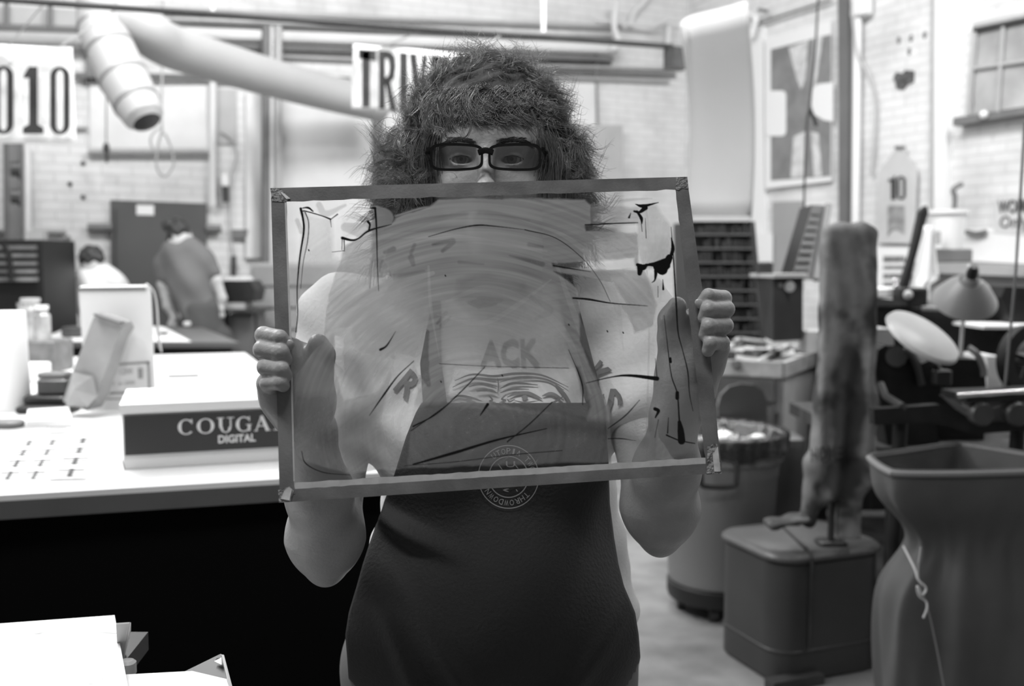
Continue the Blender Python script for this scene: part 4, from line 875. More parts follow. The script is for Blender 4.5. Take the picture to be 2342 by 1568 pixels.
MB().hexa([P3(fl_, .004, -.0065, b0), P3(fl_, wd - .004, -.0065, b0), P3(fl_, wd - .004, .0, b0), P3(fl_, .004, .0, b0), P3(fl_, .004, -.0065, b1 - .0), P3(fl_, wd - .004, -.0065, b1), P3(fl_, wd - .004, .0, b1), P3(fl_, .004, .0, b1)]).build('dark_band', mat('band_ink', .035, .6), cbx)
# serif lettering drawn with strokes: ring and stem shapes
LT = mat('letter_white', .75, .6)
mb = MB(); o_ = -.0095
def L2(x, z): return P3(fl_, x, o_, z)
def stroke(pts, w0, w1=None, sm=False):
    P = [Vector((a, b, 0)) for a, b in pts]; P = smoothpath(P, 5) if sm else P; n = len(P); base = []
    for i, p in enumerate(P):
        t = (P[min(i+1, n-1)] - P[max(i-1, 0)]).normalized(); nn = Vector((-t.y, t.x, 0)); ww = (w0 + ((w1 if w1 is not None else w0) - w0)*i/(n-1))/2
        if callable(w0): pass
        base += [L2((p + nn*ww).x, (p + nn*ww).y), L2((p - nn*ww).x, (p - nn*ww).y)]
    mb.add(base, [(2*i, 2*i+1, 2*i+3, 2*i+2) for i in range(n-1)])
def oval(cx, cz, rx, rz, a0, a1, thick=.0075, thin=.0025):
    n = 26; base = []
    for i in range(n + 1):
        a = math.radians(a0 + (a1 - a0)*i/n); k = thin + (thick - thin)*abs(math.cos(a)); c_, s_ = math.cos(a), math.sin(a)
        base += [L2(cx + c_*rx, cz + s_*rz), L2(cx + c_*(rx - k), cz + s_*(rz - thin))]
    mb.add(base, [(2*i, 2*i+1, 2*i+3, 2*i+2) for i in range(n)])
def rect(x0, z0, x1, z1): mb.add([L2(x0, z0), L2(x1, z0), L2(x1, z1), L2(x0, z1)], [(0, 1, 2, 3)])
s = hh/.145; H0 = b0 + (b1 - b0)*.46; H1 = b0 + (b1 - b0)*.86; Hc = (H0 + H1)/2; rz = (H1 - H0)/2; rx = rz*1.0
X = lambda px: ((px - 283)/(633 - 283))*(Z(633, 1052, ht) - fl_).length
xC, xO, xU, xG, xA, xR = X(424), X(468), X(514), X(556), X(598), X(642)
oval(xC, Hc, rx, rz, 42, 318); rect(xC + rx*.62, H1 - rz*.62, xC + rx*.76, H1)
oval(xO, Hc, rx*1.08, rz, 0, 360)
for xx, wd_ in ((xU - rx*.62, .007), (xU + rx*.62, .0028)): rect(xx - wd_/2, H0 + rz*.7, xx + wd_/2, H1); rect(xx - .008, H1 - .002, xx + .008, H1)
oval(xU, H0 + rz*.72, rx*.68, rz*.72, 180, 360, .006)
oval(xG, Hc, rx, rz, 45, 335); rect(xG + rx*.5, H0 + rz*.1, xG + rx*.5 + .006, Hc - rz*.1); rect(xG + rx*.25, Hc - rz*.12, xG + rx, Hc - rz*.02); rect(xG + rx*.62, H1 - rz*.62, xG + rx*.76, H1)
stroke([(xA - rx*.75, H0), (xA, H1)], .003); stroke([(xA + rx*.75, H0), (xA - .001, H1)], .0075); rect(xA - rx*.42, Hc - rz*.4, xA + rx*.42, Hc - rz*.28); rect(xA - rx*1.0, H0, xA - rx*.5, H0 + .002); rect(xA + rx*.45, H0, xA + rx*1.1, H0 + .002)
rect(xR - rx*.6, H0, xR - rx*.6 + .007, H1); rect(xR - rx*.9, H1 - .002, xR, H1); rect(xR - rx*.9, H0, xR - rx*.15, H0 + .002); oval(xR - rx*.1, H1 - rz*.52, rx*.62, rz*.52, -90, 90, .007); stroke([(xR, Hc), (xR + rx*.75, H0)], .007)
mb.build('carton_brand_lettering', LT, cbx); mb = MB()
text_quad(mb, 'DIGITAL', L2(X(496), b0 + (b1 - b0)*.19), L2(X(583), b0 + (b1 - b0)*.19), L2(X(583), b0 + (b1 - b0)*.40), L2(X(496), b0 + (b1 - b0)*.40), .03)
mb.build('carton_lettering', LT, cbx)
MB().tube([P3(fl_, .002, -.003, .0), P3(fl_, -.003, -.003, .022)], .0012, 6).build('torn_edge', CHAR, cbx)
# ---- upright carton box behind with a curved open flap
ul, ur = onT(208, 938), onT(352, 938)
uy_ = (ul.y + ur.y)/2; ul = Vector((W(196, 900, uy_).x, uy_, ht)); ur = Vector((W(357, 900, uy_).x, uy_ , ht)); htb = W(260, 655, uy_).z
uc = thing('upright_carton', (ul + ur)/2 + Vector((0, .12, 0)), 'tall pale grey carton with a printed shipping label standing on the work table', 'carton')
tl, tr = W(180, 657, uy_), W(345, 655, uy_); UCM = mat('carton_pale', .68, .6, .03, 3)
dY = Vector((-.085, .22, 0))
MB().hexa([ul, ur, ur + dY, ul + dY, tl, tr, tr + dY, tl + dY]).build('carton_body', UCM, uc)
mb = MB().prism([tl, tl.lerp(tr, .93), tl.lerp(tr, .93) - up*.012, tl - up*.012], (0, -.004, 0)); mb.build('taped_edge', GREY, uc)
fp = smoothpath([W(336, 652, uy_ - .01), W(350, 665, uy_), W(358, 700, uy_), W(362, 760, uy_), W(368, 805, uy_)], 5)
vs = [q for p in fp for q in (p, p + Vector((-.07, .18, 0)))]
o = link_mesh('side_flap', vs, [(2*i, 2*i+1, 2*i+3, 2*i+2) for i in range(len(fp)-1)], UCM, uc, True); o.modifiers.new('t', 'SOLIDIFY').thickness = .004
def onU(px, py): return W(px, py, uy_ - .003)
mb = MB()
for q in ([(235, 833), (341, 826), (341, 831), (235, 838)], [(336, 826), (342, 826), (345, 905), (339, 905)], [(212, 898), (350, 893), (350, 898), (212, 903)], [(205, 912), (350, 908), (350, 911), (205, 915)], [(315, 842), (326, 841), (327, 865), (316, 866)]):
    mb.add([onU(x, y) for x, y in q[::-1]], [(0, 1, 2, 3)])
text_quad(mb, '021 1200', onU(243, 858), onU(303, 855), onU(303, 842), onU(243, 845), 0); text_quad(mb, 'LN  p-200', onU(243, 884), onU(308, 881), onU(308, 870), onU(243, 873), 0)
mb.build('shipping_label', mat('label_grey', .3, .7), uc)
# ---- grey paper wrapped parcel leaning
pk = thing('paper_bag', onT(190, 935), 'grey folded paper bag leaning against the tall pale carton', 'paper bag')
yb = uy_ - .12
front = [W(x, y, yb) for x, y in [(143, 918), (150, 890), (165, 845), (195, 760), (207, 727), (216, 720), (268, 738), (275, 752), (262, 775), (245, 830), (228, 878), (222, 905), (205, 935), (196, 938)]]
PBM = mat('kraft_grey', .3, .8, .12, 12, bump=.5, bscale=12)
front = [Vector((p.x, p.y + (.07*(p.z - ht)), max(p.z, ht + .002))) for p in front]
mb = MB().prism(front, (.015, .055, .0)); mb.build('bag_body', PBM, pk)
MB().prism([W(214, 716, yb - .005) , W(272, 736, yb - .005), W(270, 741, yb - .005), W(213, 721, yb - .005)], (.0, .05, 0)).build('folded_top', GREY, pk)
mb = MB(); a = W(178, 888, yb - .002); mb.add([W(150, 928, yb - .02), W(200, 930, yb - .045), W(224, 905, yb - .01), W(212, 860, yb - .004), W(165, 850, yb - .004), a - Vector((0, .03, 0))], [(0, 1, 5), (1, 2, 5), (2, 3, 5), (3, 4, 5), (4, 0, 5)]); mb.build('bag_fold', PBM, pk)
# ---- dark leather blocks
for i, (x, y, sx, sy, sz, a, z0, lab) in enumerate([(112, 940, .17, .11, .022, .1, 0, 'black folded leather piece at the bottom of the dark pile'), (118, 935, .14, .10, .025, -.05, .022, 'black folded pouch in the middle of the dark pile'), (132, 932, .10, .09, .05, .08, .047, 'dark grey block on top of the dark pile')]):
    tag(MB().rbox(onT(x, y) + up*z0, sx, sy, sz, .015, Vector((math.cos(a), math.sin(a), 0))).build('leather_pouch', [BLACK, BLACK, CHAR][i], None, True), lab, 'pouch')
tag(MB().rbox(onT(128, 932) + up*.098, .09, .06, .018, .008).build('sharpening_block', GREY, None, True), 'grey flat block lying on the dark pile behind the paper bag', 'block')
tag(MB().tube([onT(142, 880), onT(142, 880) + up*.04], .012, 10).build('small_post', GREY, None, True), 'small grey post behind the dark pile', 'post')
# ---- white roll at the left edge
rl = onT(22, 935); hr = W(22, 712, rl.y).z - ht
tag(MB().lathe(rl, [(0, 0), (.065, 0), (.065, .01), (.058, hr - .004), (.055, hr), (0, hr)], 40).build('paper_roll', mat('roll_white', .82, .6), None, True), 'tall white paper roll standing at the left edge of the work table', 'paper roll')
tag(MB().rbox(onT(75, 870), .1, .12, .07, .01).build('white_box', PAPER, None, True), 'small white box behind the tall paper roll', 'box')
jz = .0
# jars on the work table far part
jb = Z(88, 800, ht + .0); Yjr = 4.3
tr_ = thing('jar_tray', Vector((W(95, 800, Yjr).x, Yjr, .0)), 'dark crate on legs holding jars at far left', 'crate')
zj = W(95, 775, Yjr).z
MB().rbox(Vector((W(95, 800, Yjr).x, Yjr, ht + .002)), .2, .2, zj - ht - .002, .02).build('crate_body', mat('crate_grey', .16, .5, .4, 14), tr_)
for i, (x, y, r, h_) in enumerate([(55, 778, .03, .14), (78, 780, .05, .16), (108, 782, .035, .13)]):
    j = thing('glass_jar', Vector((W(x, y, Yjr).x, Yjr - .02*i, zj)), 'small glass jar on the dark crate, %s of three' % ['left', 'middle', 'right'][i], 'jar')
    MB().lathe(j.location, [(0, 0), (r, 0), (r, h_*.8), (r*.7, h_*.9), (r*.7, h_), (0, h_)], 20).build('jar_body', mat('jar_glass', .42, .12, .4, 12, spec=.9), j, True)
    MB().lathe(j.location + up*h_, [(0, 0), (r*.8, 0), (r*.8, .018), (0, .018)], 20).build('jar_lid', [STEEL, LGREY, WHITE][i], j, True)
# ---- flat papers on table
def sheet(name, pts, m, lab, cat, z=.002, group=None, t=.0015):
    p = [Z(x, y, ht + z) for x, y in pts]; o = MB().prism(p, up*t).build(name, m); return tag(o, lab, cat, group)
sheet('flat_box_lid', [(60, 978), (165, 975), (158, 945), (64, 950)], PAPER, 'white flat carton lid in front of the dark pile', 'lid', .002, t=.02)
sheet('grey_card', [(112, 992), (150, 991), (152, 978), (114, 979)], LGREY, 'small grey card below the white lid', 'card')
sheet('grey_board', [(-60, 990), (105, 992), (110, 972), (-60, 970)], LGREY, 'pale grey board lying at the left edge of the work table', 'board', .0015)
tag(MB().rbox(onT(5, 978) + up*.003, .12, .07, .018, .03).build('grey_pad', GREY, None, True), 'grey oval pad at the left edge behind the printed sheets', 'pad')
def psheet(name, quad, rows, cols, lab, z):
    t = thing(name, Z(sum(q[0] for q in quad)/4, sum(q[1] for q in quad)/4, ht + z), lab, 'printed sheet')
    p = [Z(x, y, ht + z) for x, y in quad]; MB().prism(p, up*.0012).build('paper', PAPER, t)
    a, b, c, d = [Z(x, y, ht + z + .0018) for x, y in quad]; PM = mat('print_mid', .10, .7, .5, 60)
    for r in range(rows):
        for q in range(cols):
            mb = MB()
            def at_(u, v): return a*((1-u)*(1-v)) + b*(u*(1-v)) + c*(u*v) + d*((1-u)*v)
            u0, u1, v0, v1 = (q + .12)/cols, (q + .9)/cols, (r + .15)/rows, (r + .85)/rows
            for vv in (0, .3, .6, .85):
                va = v0 + (v1 - v0)*vv; vb = va + (v1 - v0)*.13; mb.add([at_(u0, va), at_(u1, va), at_(u1, vb), at_(u0, vb)], [(0, 1, 2, 3)])
            um = (u0 + u1)/2; mb.add([at_(um - .05/cols, v0), at_(um + .08/cols, v0), at_(um + .08/cols, v1), at_(um - .05/cols, v1)], [(0, 1, 2, 3)])
            mb.build('printed_block', PM, t)
psheet('printed_sheet', [(-20, 1102), (100, 1100), (150, 1000), (45, 1003)], 4, 2, 'printed sheet with rows of grey blocks, left of the pair on the table', .001)
psheet('printed_sheet', [(112, 1096), (196, 1094), (228, 996), (155, 998)], 4, 1, 'narrow printed sheet with grey blocks, right of the pair on the table', .0025)
sheet('paper_sheet', [(365, 872), (560, 862), (520, 815), (365, 820)], PAPER, 'white paper sheets on the far end of the work table', 'sheet', .001)
sheet('paper_sheet', [(365, 900), (480, 893), (470, 870), (365, 876)], LGREY, 'pale sheet behind the lettered carton', 'sheet', .003)
sheet('ruler', [(383, 862), (456, 860), (456, 857), (383, 859)], CHAR, 'short dark ruler lying on the papers behind the lettered carton', 'ruler', .006, t=.004)
sheet('paper_sheet', [(95, 862), (165, 858), (165, 838), (95, 842)], PAPER, 'white sheet behind the dark pile', 'sheet', .001)
# ---- second table with the two people
h2 = .95; QN = Z(548, 783, h2); QF = Z(462, 748, h2); l2_ = Vector((-1, .03, 0)).normalized()
ta = thing('back_table', Vector((QN.x - .9, (QN.y + QF.y)/2, 0)), 'white and dark topped table where two people work at the back', 'table')
QNL, QFL = QN + l2_*1.15, QF + l2_*.9
MB().hexa([p - up*.03 for p in (QNL, QN, QF, QFL)] + [QNL, QN, QF, QFL]).build('table_top', mat('table_dark', .12, .45, .1, 3), ta)
q0, q1 = QN + l2_*.27, QF + l2_*.27
MB().hexa([p + up*.001 for p in (QNL, q0, q1, QFL)] + [p + up*.006 for p in (QNL, q0, q1, QFL)]).build('white_surface', mat('table_white2', .8, .5), ta)
MB().hexa([Vector((p.x, p.y, 0)) for p in (QNL + Vector((0, .06, 0)), QN + Vector((-.06, .06, 0)), QF + Vector((-.06, -.06, 0)), QFL)] + [Vector((p.x, p.y, h2 - .03)) for p in (QNL + Vector((0, .06, 0)), QN + Vector((-.06, .06, 0)), QF + Vector((-.06, -.06, 0)), QFL)]).build('base_cabinet', BLACK, ta)
tag(MB().rbox(Z(374, 765, h2 + .007), .05, .04, .015, .01).build('tape_dispenser', BLACK, None, True), 'tiny black item on the white back table', 'tape roll')
tag(MB().rbox(Z(368, 775, h2 + .007), .08, .05, .012, .01).build('eraser_block', PAPER, None, True), 'tiny white block on the back table', 'block')
tag(MB().rbox(Z(428, 745, h2 + .002), .05, .05, .03, .02).build('white_cup', WHITE, None, True), 'small white cup on the dark strip of the back table', 'cup')
tag(MB().rbox(Z(170, 770, h2 + .007), .12, .1, .06, .02).build('dark_pouch', CHAR, None, True), 'dark pouch on the back table left of the tall carton', 'pouch')
# dark type cabinet at the far left
tc_ = thing('type_cabinet', Vector((W(30, 700, 6.6).x, 6.7, 0)), 'tall dark type cabinet with open drawers at the far left', 'type cabinet')
x0, x1 = W(-140, 600, 6.6).x, W(97, 600, 6.6).x; zt_ = W(50, 548, 6.6).z
MB().hexa([Vector(p) for p in ((x0, 6.6, 0), (x1, 6.6, 0), (x1, 7.1, 0), (x0, 7.1, 0), (x0, 6.6, zt_), (x1, 6.6, zt_), (x1, 7.1, zt_), (x0, 7.1, zt_))]).build('cabinet_body', BLACK, tc_)
for i in range(5):
    z = W(50, 565 + i*18, 6.6).z; MB().hexa([Vector(p) for p in ((x0, 6.55, z - .016), (x1 - .03, 6.55, z - .016), (x1 - .03, 6.6, z - .016), (x0, 6.6, z - .016), (x0, 6.55, z + .01), (x1 - .03, 6.55, z + .01), (x1 - .03, 6.6, z + .01), (x0, 6.6, z + .01))]).build('drawer', mat('drawer_front', .2, .5, .4, 9), tc_)
MB().tube([W(8, 560, 6.52), W(20, 580, 6.52), W(26, 640, 6.52)], .02, 6).build('hanging_strap', BLACK, tc_)
tag(MB().box(Vector((W(78, 546, 6.7).x, 6.75, zt_)), .1, .08, .06).build('small_carton', LGREY), 'small pale carton on top of the dark type cabinet', 'carton')
# small press right of the people
sp = thing('small_press', Vector((W(545, 720, 7.3).x, 7.4, 0)), 'black proof press on a stand by the back wall beside the grey shirt', 'printing press')
MB().prism([W(505, 690, 7.3), W(578, 690, 7.3), W(584, 664, 7.3), W(572, 642, 7.3), W(505, 642, 7.3)], (0, .3, 0)).build('press_head', BLACK, sp)
MB().prism([W(500, 715, 7.25), W(586, 715, 7.25), W(586, 708, 7.25), W(500, 706, 7.25)], (0, .5, 0)).build('press_bed', CHAR, sp)
MB().prism([W(507, 641, 7.3), W(560, 641, 7.3), W(556, 633, 7.3), W(510, 633, 7.3)], (0, .25, 0)).build('feed_board', WHITE, sp)
MB().prism([W(508, 706, 7.3), W(560, 706, 7.3), W(560, 692, 7.3), W(508, 692, 7.3)], (0, .2, 0)).build('paper_tray', LGREY, sp)
for x in (515, 578): MB().tube([Vector((W(x, 715, 7.4).x, 7.45, 0)), W(x, 714, 7.45)], .03, 8).build('leg', IRON, sp)
MB().prism([Vector((W(520, 800, 7.3).x, 7.35, .0)), Vector((W(576, 800, 7.3).x, 7.35, 0)), W(576, 718, 7.35), W(520, 718, 7.35)], (0, .4, 0)).build('stand_panel', GREY, sp)
# shelves of drawers at the wall further right
fs_ = thing('flat_file', Vector((W(600, 800, 7.9).x, 8.1, 0)), 'grey flat file with wide drawers by the back wall left of the plate', 'flat file')
xa, xb = W(575, 700, 7.9).x, W(850, 700, 7.9).x; zt2 = W(600, 600, 7.9).z
MB().hexa([Vector(p) for p in ((xa, 7.9, 0), (xb, 7.9, 0), (xb, 8.4, 0), (xa, 8.4, 0), (xa, 7.9, zt2), (xb, 7.9, zt2), (xb, 8.4, zt2), (xa, 8.4, zt2))]).build('cabinet_body', LGREY, fs_)
for i in range(7):
    z1 = zt2 - .03 - i*.17; MB().hexa([Vector(p) for p in ((xa + .02, 7.87, z1 - .15), (xb - .02, 7.87, z1 - .15), (xb - .02, 7.9, z1 - .15), (xa + .02, 7.9, z1 - .15), (xa + .02, 7.87, z1), (xb - .02, 7.87, z1), (xb - .02, 7.9, z1), (xa + .02, 7.9, z1))]).build('drawer', mat('file_drawer', .33, .5, .2, 3), fs_)
# ---- near stack at the lower left
hs = .93
ns = thing('side_cart', Vector((-.62, 1.05, 0)), 'low dark cart carrying stacked sheets at the lower left', 'cart')
CX0, CX1, CY0, CY1 = -1.15, Z(330, 1500, .9).x, .75, Z(200, 1420, .9).y
MB().hexa([Vector(p) for p in ((CX0, CY0, .86), (CX1, CY0, .86), (CX1 - .04, CY1, .86), (CX0, CY1, .86), (CX0, CY0, .885), (CX1, CY0, .885), (CX1 - .04, CY1, .885), (CX0, CY1, .885))]).build('cart_top', BLACK, ns)
for xx in (CX0 + .05, CX1 - .08):
    for yy in (CY0 + .05, CY1 - .06): MB().box(Vector((xx, yy, 0)), .04, .04, .86).build('leg', BLACK, ns)
st = thing('sheet_stack', Vector((-.75, 1.1, .886)), 'stack of blank white boards under the smeared sheet at lower left', 'stack of boards')
a_, b_, c_, d_ = Z(-150, 1690, .92), Z(310, 1660, .92), Z(262, 1406, .92), Z(-150, 1436, .92)
def lift(p, z): return Vector((p.x, p.y, z))
MB().hexa([lift(p, .886) for p in (a_, b_, c_, d_)] + [lift(p, .9165) for p in (a_, b_, c_, d_)]).build('boards', PAPER, st)
ss = MB().hexa([lift(p, .917) for p in (a_, b_, c_, d_)] + [p for p in (a_, b_, c_, d_)])
def smearmat():
    m = mat('smeared_sheet', .85, .7); nt = m.node_tree; b = nt.nodes['Principled BSDF']; tc = nt.nodes['Texture Coordinate']
    mp = nt.nodes.new('ShaderNodeMapping'); mp.inputs['Rotation'].default_value = (0, 0, -.5); mp.inputs['Scale'].default_value = (3, 16, 3); nt.links.new(tc.outputs['Object'], mp.inputs[0])
    n = nt.nodes.new('ShaderNodeTexNoise'); n.inputs['Scale'].default_value = 2.4; n.inputs['Detail'].default_value = 5; n.inputs['Distortion'].default_value = 1.2; nt.links.new(mp.outputs[0], n.inputs['Vector'])
    r = nt.nodes.new('ShaderNodeValToRGB'); E_ = r.color_ramp.elements; E_[0].position = .27; E_[1].position = .34; E_[0].color = (.25,)*3 + (1,); E_[1].color = (.86,)*3 + (1,)
    nt.links.new(n.outputs['Fac'], r.inputs[0]); nt.links.new(r.outputs[0], b.inputs['Base Color']); return m
tag(ss.build('smeared_sheet', smearmat()), 'white sheet with faint ink smears on top of the stack at lower left', 'sheet')
fc = thing('folded_card', Z(275, 1470, .9), 'folded pale card sticking out beside the smeared sheet', 'card')
q = [Z(296, 1422, .955), Z(266, 1424, .955), Z(276, 1500, .89), Z(283, 1502, .887)]
MB().slab(q[0], q[1], Z(270, 1505, .888), Z(281, 1505, .888), .002).build('card_face', LGREY, fc)
MB().slab(q[0], Z(281, 1505, .888), Z(284, 1490, .888), Z(296, 1440, .935), .002).build('card_fold', PAPER, fc)
tag(MB().rbox(Z(292, 1545, .886), .02, .02, .02, .008).build('grey_clip', LGREY, None, True), 'small grey rounded block by the lower corner of the smeared sheet', 'block')
p2_ = thing('taped_plate', Z(400, 1560, .91), 'second glass plate with white sheet and taped corner lying at bottom left', 'plate')
zz_ = .888
A2 = [Z(290, 1680, zz_), Z(545, 1680, zz_), Z(518, 1500, zz_ + .02), Z(330, 1590, zz_)]
MB().slab(Z(280, 1700, .902), Z(560, 1700, .902), Z(520, 1560, .904), Z(440, 1541, .902), .004).build('white_sheet', PAPER, p2_)
MB().slab(Z(250, 1700, .9), Z(450, 1700, .9), Z(440, 1541, .903), Z(288, 1549, .9), .004).build('white_sheet', PAPER, p2_)
MB().slab(Z(420, 1541, .899), Z(530, 1572, .899), Z(508, 1500, .912), Z(506, 1499, .912), .003).build('dark_corner', BLACK, p2_)
MB().slab(Z(525, 1580, .905), Z(532, 1578, .905), Z(512, 1502, .916), Z(506, 1501, .916), .003).build('tape_edge', LGREY, p2_)
MB().slab(Z(492, 1512, .913), Z(508, 1520, .913), Z(508, 1504, .916), Z(497, 1505, .916), .0012).build('silver_tape', STEEL, p2_)
# ------------------------------------------------------------------ plane of the glass plate (its four corners)
CO = {'TL': (620, 430), 'TR': (1572, 404), 'BR': (1650, 1081), 'BL': (638, 1149)}
rs = [ray(*CO[k]) for k in ('TL', 'TR', 'BR', 'BL')]
Mx = np.stack([rs[0], -rs[1], rs[2]], 1); sol = np.linalg.solve(Mx, rs[3]); dd = np.append(sol, 1.0)
dd = dd/dd.mean()*1.03
Pc = [np.array([0, 0, CAMZ]) + r*d for r, d in zip(rs, dd)]
TLp, TRp, BRp, BLp = [Vector(p) for p in Pc]
nrm = (TRp - TLp).cross(BLp - TLp).normalized()
if nrm.y > 0: nrm = -nrm           # towards the camera
print('PLATE', [round(float(d), 3) for d in dd], 'w', (TRp - TLp).length, 'h', (BLp - TLp).length, 'ang', math.degrees((TRp - TLp).angle(BLp - TLp)), 'Y', [round(p.y, 3) for p in (TLp, TRp, BRp, BLp)])
def G(px, py, off=0.0):
    d = Vector(ray(px, py)); o = Vector((0, 0, CAMZ)); t = (TLp + nrm*off - o).dot(nrm)/d.dot(nrm); return o + d*t
def g3(x, y, off): return np.array(G(x, y, off))
# ================================================================== the person behind the plate
def skinmat():
    m = mat('skin', .37, .40, .07, 40, bump=.12, bscale=260, spec=.45); b = m.node_tree.nodes['Principled BSDF']
    b.inputs['Subsurface Weight'].default_value = .12; b.inputs['Subsurface Radius'].default_value = (.008, .008, .008); b.inputs['Subsurface Scale'].default_value = 1; return m
SKIN = skinmat()
x0 = W(1113, 362, 1.22).x; zE = W(1113, 362, 1.21).z
def V(*a): return np.array(a, float)
def p3(px, py, Y): return np.array(W(px, py, Y))
def mir(s, dx, y, dz): return V(x0 + s*dx, y, zE + dz)
HEAD = [ell(V(x0, 1.318, zE + .028), V(.075, .098, .092), .01), ell(V(x0, 1.278, zE - .036), V(.063, .073, .082), .03), ell(V(x0, 1.262, zE + .03), V(.062, .052, .045), .03)]
HEAD += [cap(V(x0, 1.222, zE - .104), V(x0, 1.222, zE - .104), .02, .02, .03)]
for s in (-1, 1):
    HEAD += [cap(mir(s, .043, 1.236, -.038), mir(s, .052, 1.25, -.03), .022, .02, .02), cap(mir(s, .05, 1.27, -.09), mir(s, .055, 1.3, -.05), .018, .02, .03)]
HEAD += [cap(mir(-1, .04, 1.222, .019), mir(1, .04, 1.222, .019), .0095, .0095, .02)]
for s in (-1, 1): HEAD += [ell(mir(s, .0305, 1.200, .001), V(.0185, .0135, .0115), .014, -1)]
for s in (-1, 1): HEAD += [ell(mir(s, .0305, 1.2275, 0), V(.0172, .0170, .0165), .004)]
for s in (-1, 1):   # lid crease and almond opening
    HEAD += [ell(mir(s, .0305, 1.210, -.0012), V(.0138, .014, .0052), .001, -1)]
HEAD += [cap(V(x0, 1.207, zE + .004), V(x0, 1.186, zE - .036), .0075, .0105, .012), cap(V(x0, 1.184, zE - .040), V(x0, 1.184, zE - .040), .0125, .0125, .008)]
for s in (-1, 1): HEAD += [cap(mir(s, .0125, 1.197, -.044), mir(s, .0125, 1.201, -.042), .0075, .007, .006)]
HEAD += [cap(mir(-1, .018, 1.207, -.071), V(x0, 1.200, zE - .069), .004, .006, .008), cap(mir(1, .018, 1.207, -.071), V(x0, 1.200, zE - .069), .004, .006, .004), cap(mir(-1, .014, 1.206, -.079), mir(1, .014, 1.206, -.079), .0062, .0062, .004)]
for s in (-1, 1): HEAD += [ell(mir(s, .078, 1.315, -.008), V(.010, .018, .03), .008)]
NECK = [cap(V(x0, 1.325, zE - .08), V(x0, 1.35, 1.29), .052, .058, .03)]
xb = -.028
TORSO = [ell(V(xb, 1.345, 1.20), V(.158, .098, .16), .02), ell(V(xb - .068, 1.285, 1.155), V(.078, .078, .082), .04), ell(V(xb + .068, 1.285, 1.155), V(.078, .078, .082), .04),
         ell(V(xb, 1.345, 1.0), V(.150, .14, .16), .06), ell(V(xb + .004, 1.35, .89), V(.172, .148, .15), .06), cap(V(xb - .07, 1.36, .87), V(xb + .07, 1.36, .87), .105, .105, .05)]
SL, SR = p3(790, 735, 1.35), p3(1432, 722, 1.35)
EL, ER = p3(744, 1232, 1.185), p3(1510, 1164, 1.185)
TORSO += [cap(V(xb + .118, 1.35, 1.09), V(xb + .143, 1.35, .93), .04, .04, .04), cap(SL, SR, .052, .052, .05), cap(V(xb - .06, 1.35, 1.31), V(xb + .06, 1.35, 1.31), .055, .055, .05)]
GY = 1.03
WL, WR = p3(712, 985, 1.085), p3(1545, 945, 1.085)
ARMS = []
for S_, E_, W_, s in ((SL, EL, WL, -1), (SR, ER, WR, 1)):
    ARMS += [cap(S_, E_, .050, .040, .03), cap(E_, E_*.55 + W_*.45, .040, .036, .02), cap(E_*.55 + W_*.45, W_, .036, .024, .02), cap(E_ + V(0, 0, -.002), E_ + V(0, .0, -.042), .037, .014, .03)]
HANDS = []
# image-left hand: palm behind the plate edge, fingers wrapping round to the front
def finger(chain, rads, k=.004):
    out = []
    for (a, b), (r0, r1) in zip(zip(chain[:-1], chain[1:]), zip(rads[:-1], rads[1:])): out.append(cap(a, b, r0, r1, k))
    return out
HANDS += [cap(WL, g3(690, 930, -.045), .024, .028, .02), cap(g3(690, 930, -.045), g3(664, 850, -.042), .028, .026, .02), cap(g3(652, 895, -.036), g3(638, 800, -.032), .019, .018, .015), cap(g3(700, 900, -.045), g3(700, 840, -.045), .026, .022, .02), cap(g3(640, 908, -.026), g3(608, 876, -.008), .0145, .0095, .02), cap(g3(680, 935, -.035), g3(645, 908, -.025), .02, .015, .02)]
FL = [([g3(668, 795, -.030), g3(603, 766, .002), g3(640, 771, .0155), g3(660, 788, .0095)], [.0108, .0088, .0076, .0060]),
      ([g3(660, 826, -.030), g3(600, 799, .005), g3(642, 805, .0170), g3(652, 822, .0100)], [.0112, .0092, .0084, .0074]),
      ([g3(652, 862, -.028), g3(608, 839, .006), g3(643, 844, .0170), g3(652, 858, .0100)], [.0110, .0089, .0082, .0072]),
      ([g3(646, 890, -.026), g3(613, 876, .004), g3(640, 874, .0150), g3(648, 882, .0095)], [.0102, .0082, .0075, .0065])]
for ch, r in FL: HANDS += finger(ch, r, .0018)
HANDS += finger([g3(705, 900, -.048), g3(722, 850, -.036), g3(735, 812, -.024), g3(728, 786, -.0135)], [.021, .0155, .0125, .0105], .01)
# image-right hand
HANDS += [cap(WR, g3(1572, 880, -.045), .024, .028, .02), cap(g3(1572, 880, -.045), g3(1596, 770, -.042), .028, .025, .02), cap(g3(1610, 820, -.034), g3(1614, 722, -.032), .02, .017, .015), cap(g3(1624, 835, -.022), g3(1648, 795, -.006), .010, .010, .02), cap(g3(1560, 850, -.05), g3(1560, 770, -.05), .026, .022, .02)]
FR = [([g3(1600, 712, -.030), g3(1655, 682, .002), g3(1620, 675, .0160), g3(1602, 694, .0092)], [.0106, .0087, .0074, .0059]),
      ([g3(1606, 742, -.030), g3(1661, 707, .005), g3(1620, 706, .0175), g3(1611, 726, .0100)], [.0112, .0091, .0083, .0072]),
      ([g3(1610, 775, -.028), g3(1658, 744, .005), g3(1621, 745, .0175), g3(1613, 766, .0100)], [.0110, .0089, .0082, .0072]),
      ([g3(1612, 812, -.026), g3(1651, 783, .003), g3(1626, 783, .0150), g3(1619, 802, .0095)], [.0100, .0083, .0078, .0066])]
for ch, r in FR: HANDS += finger(ch, r, .0018)
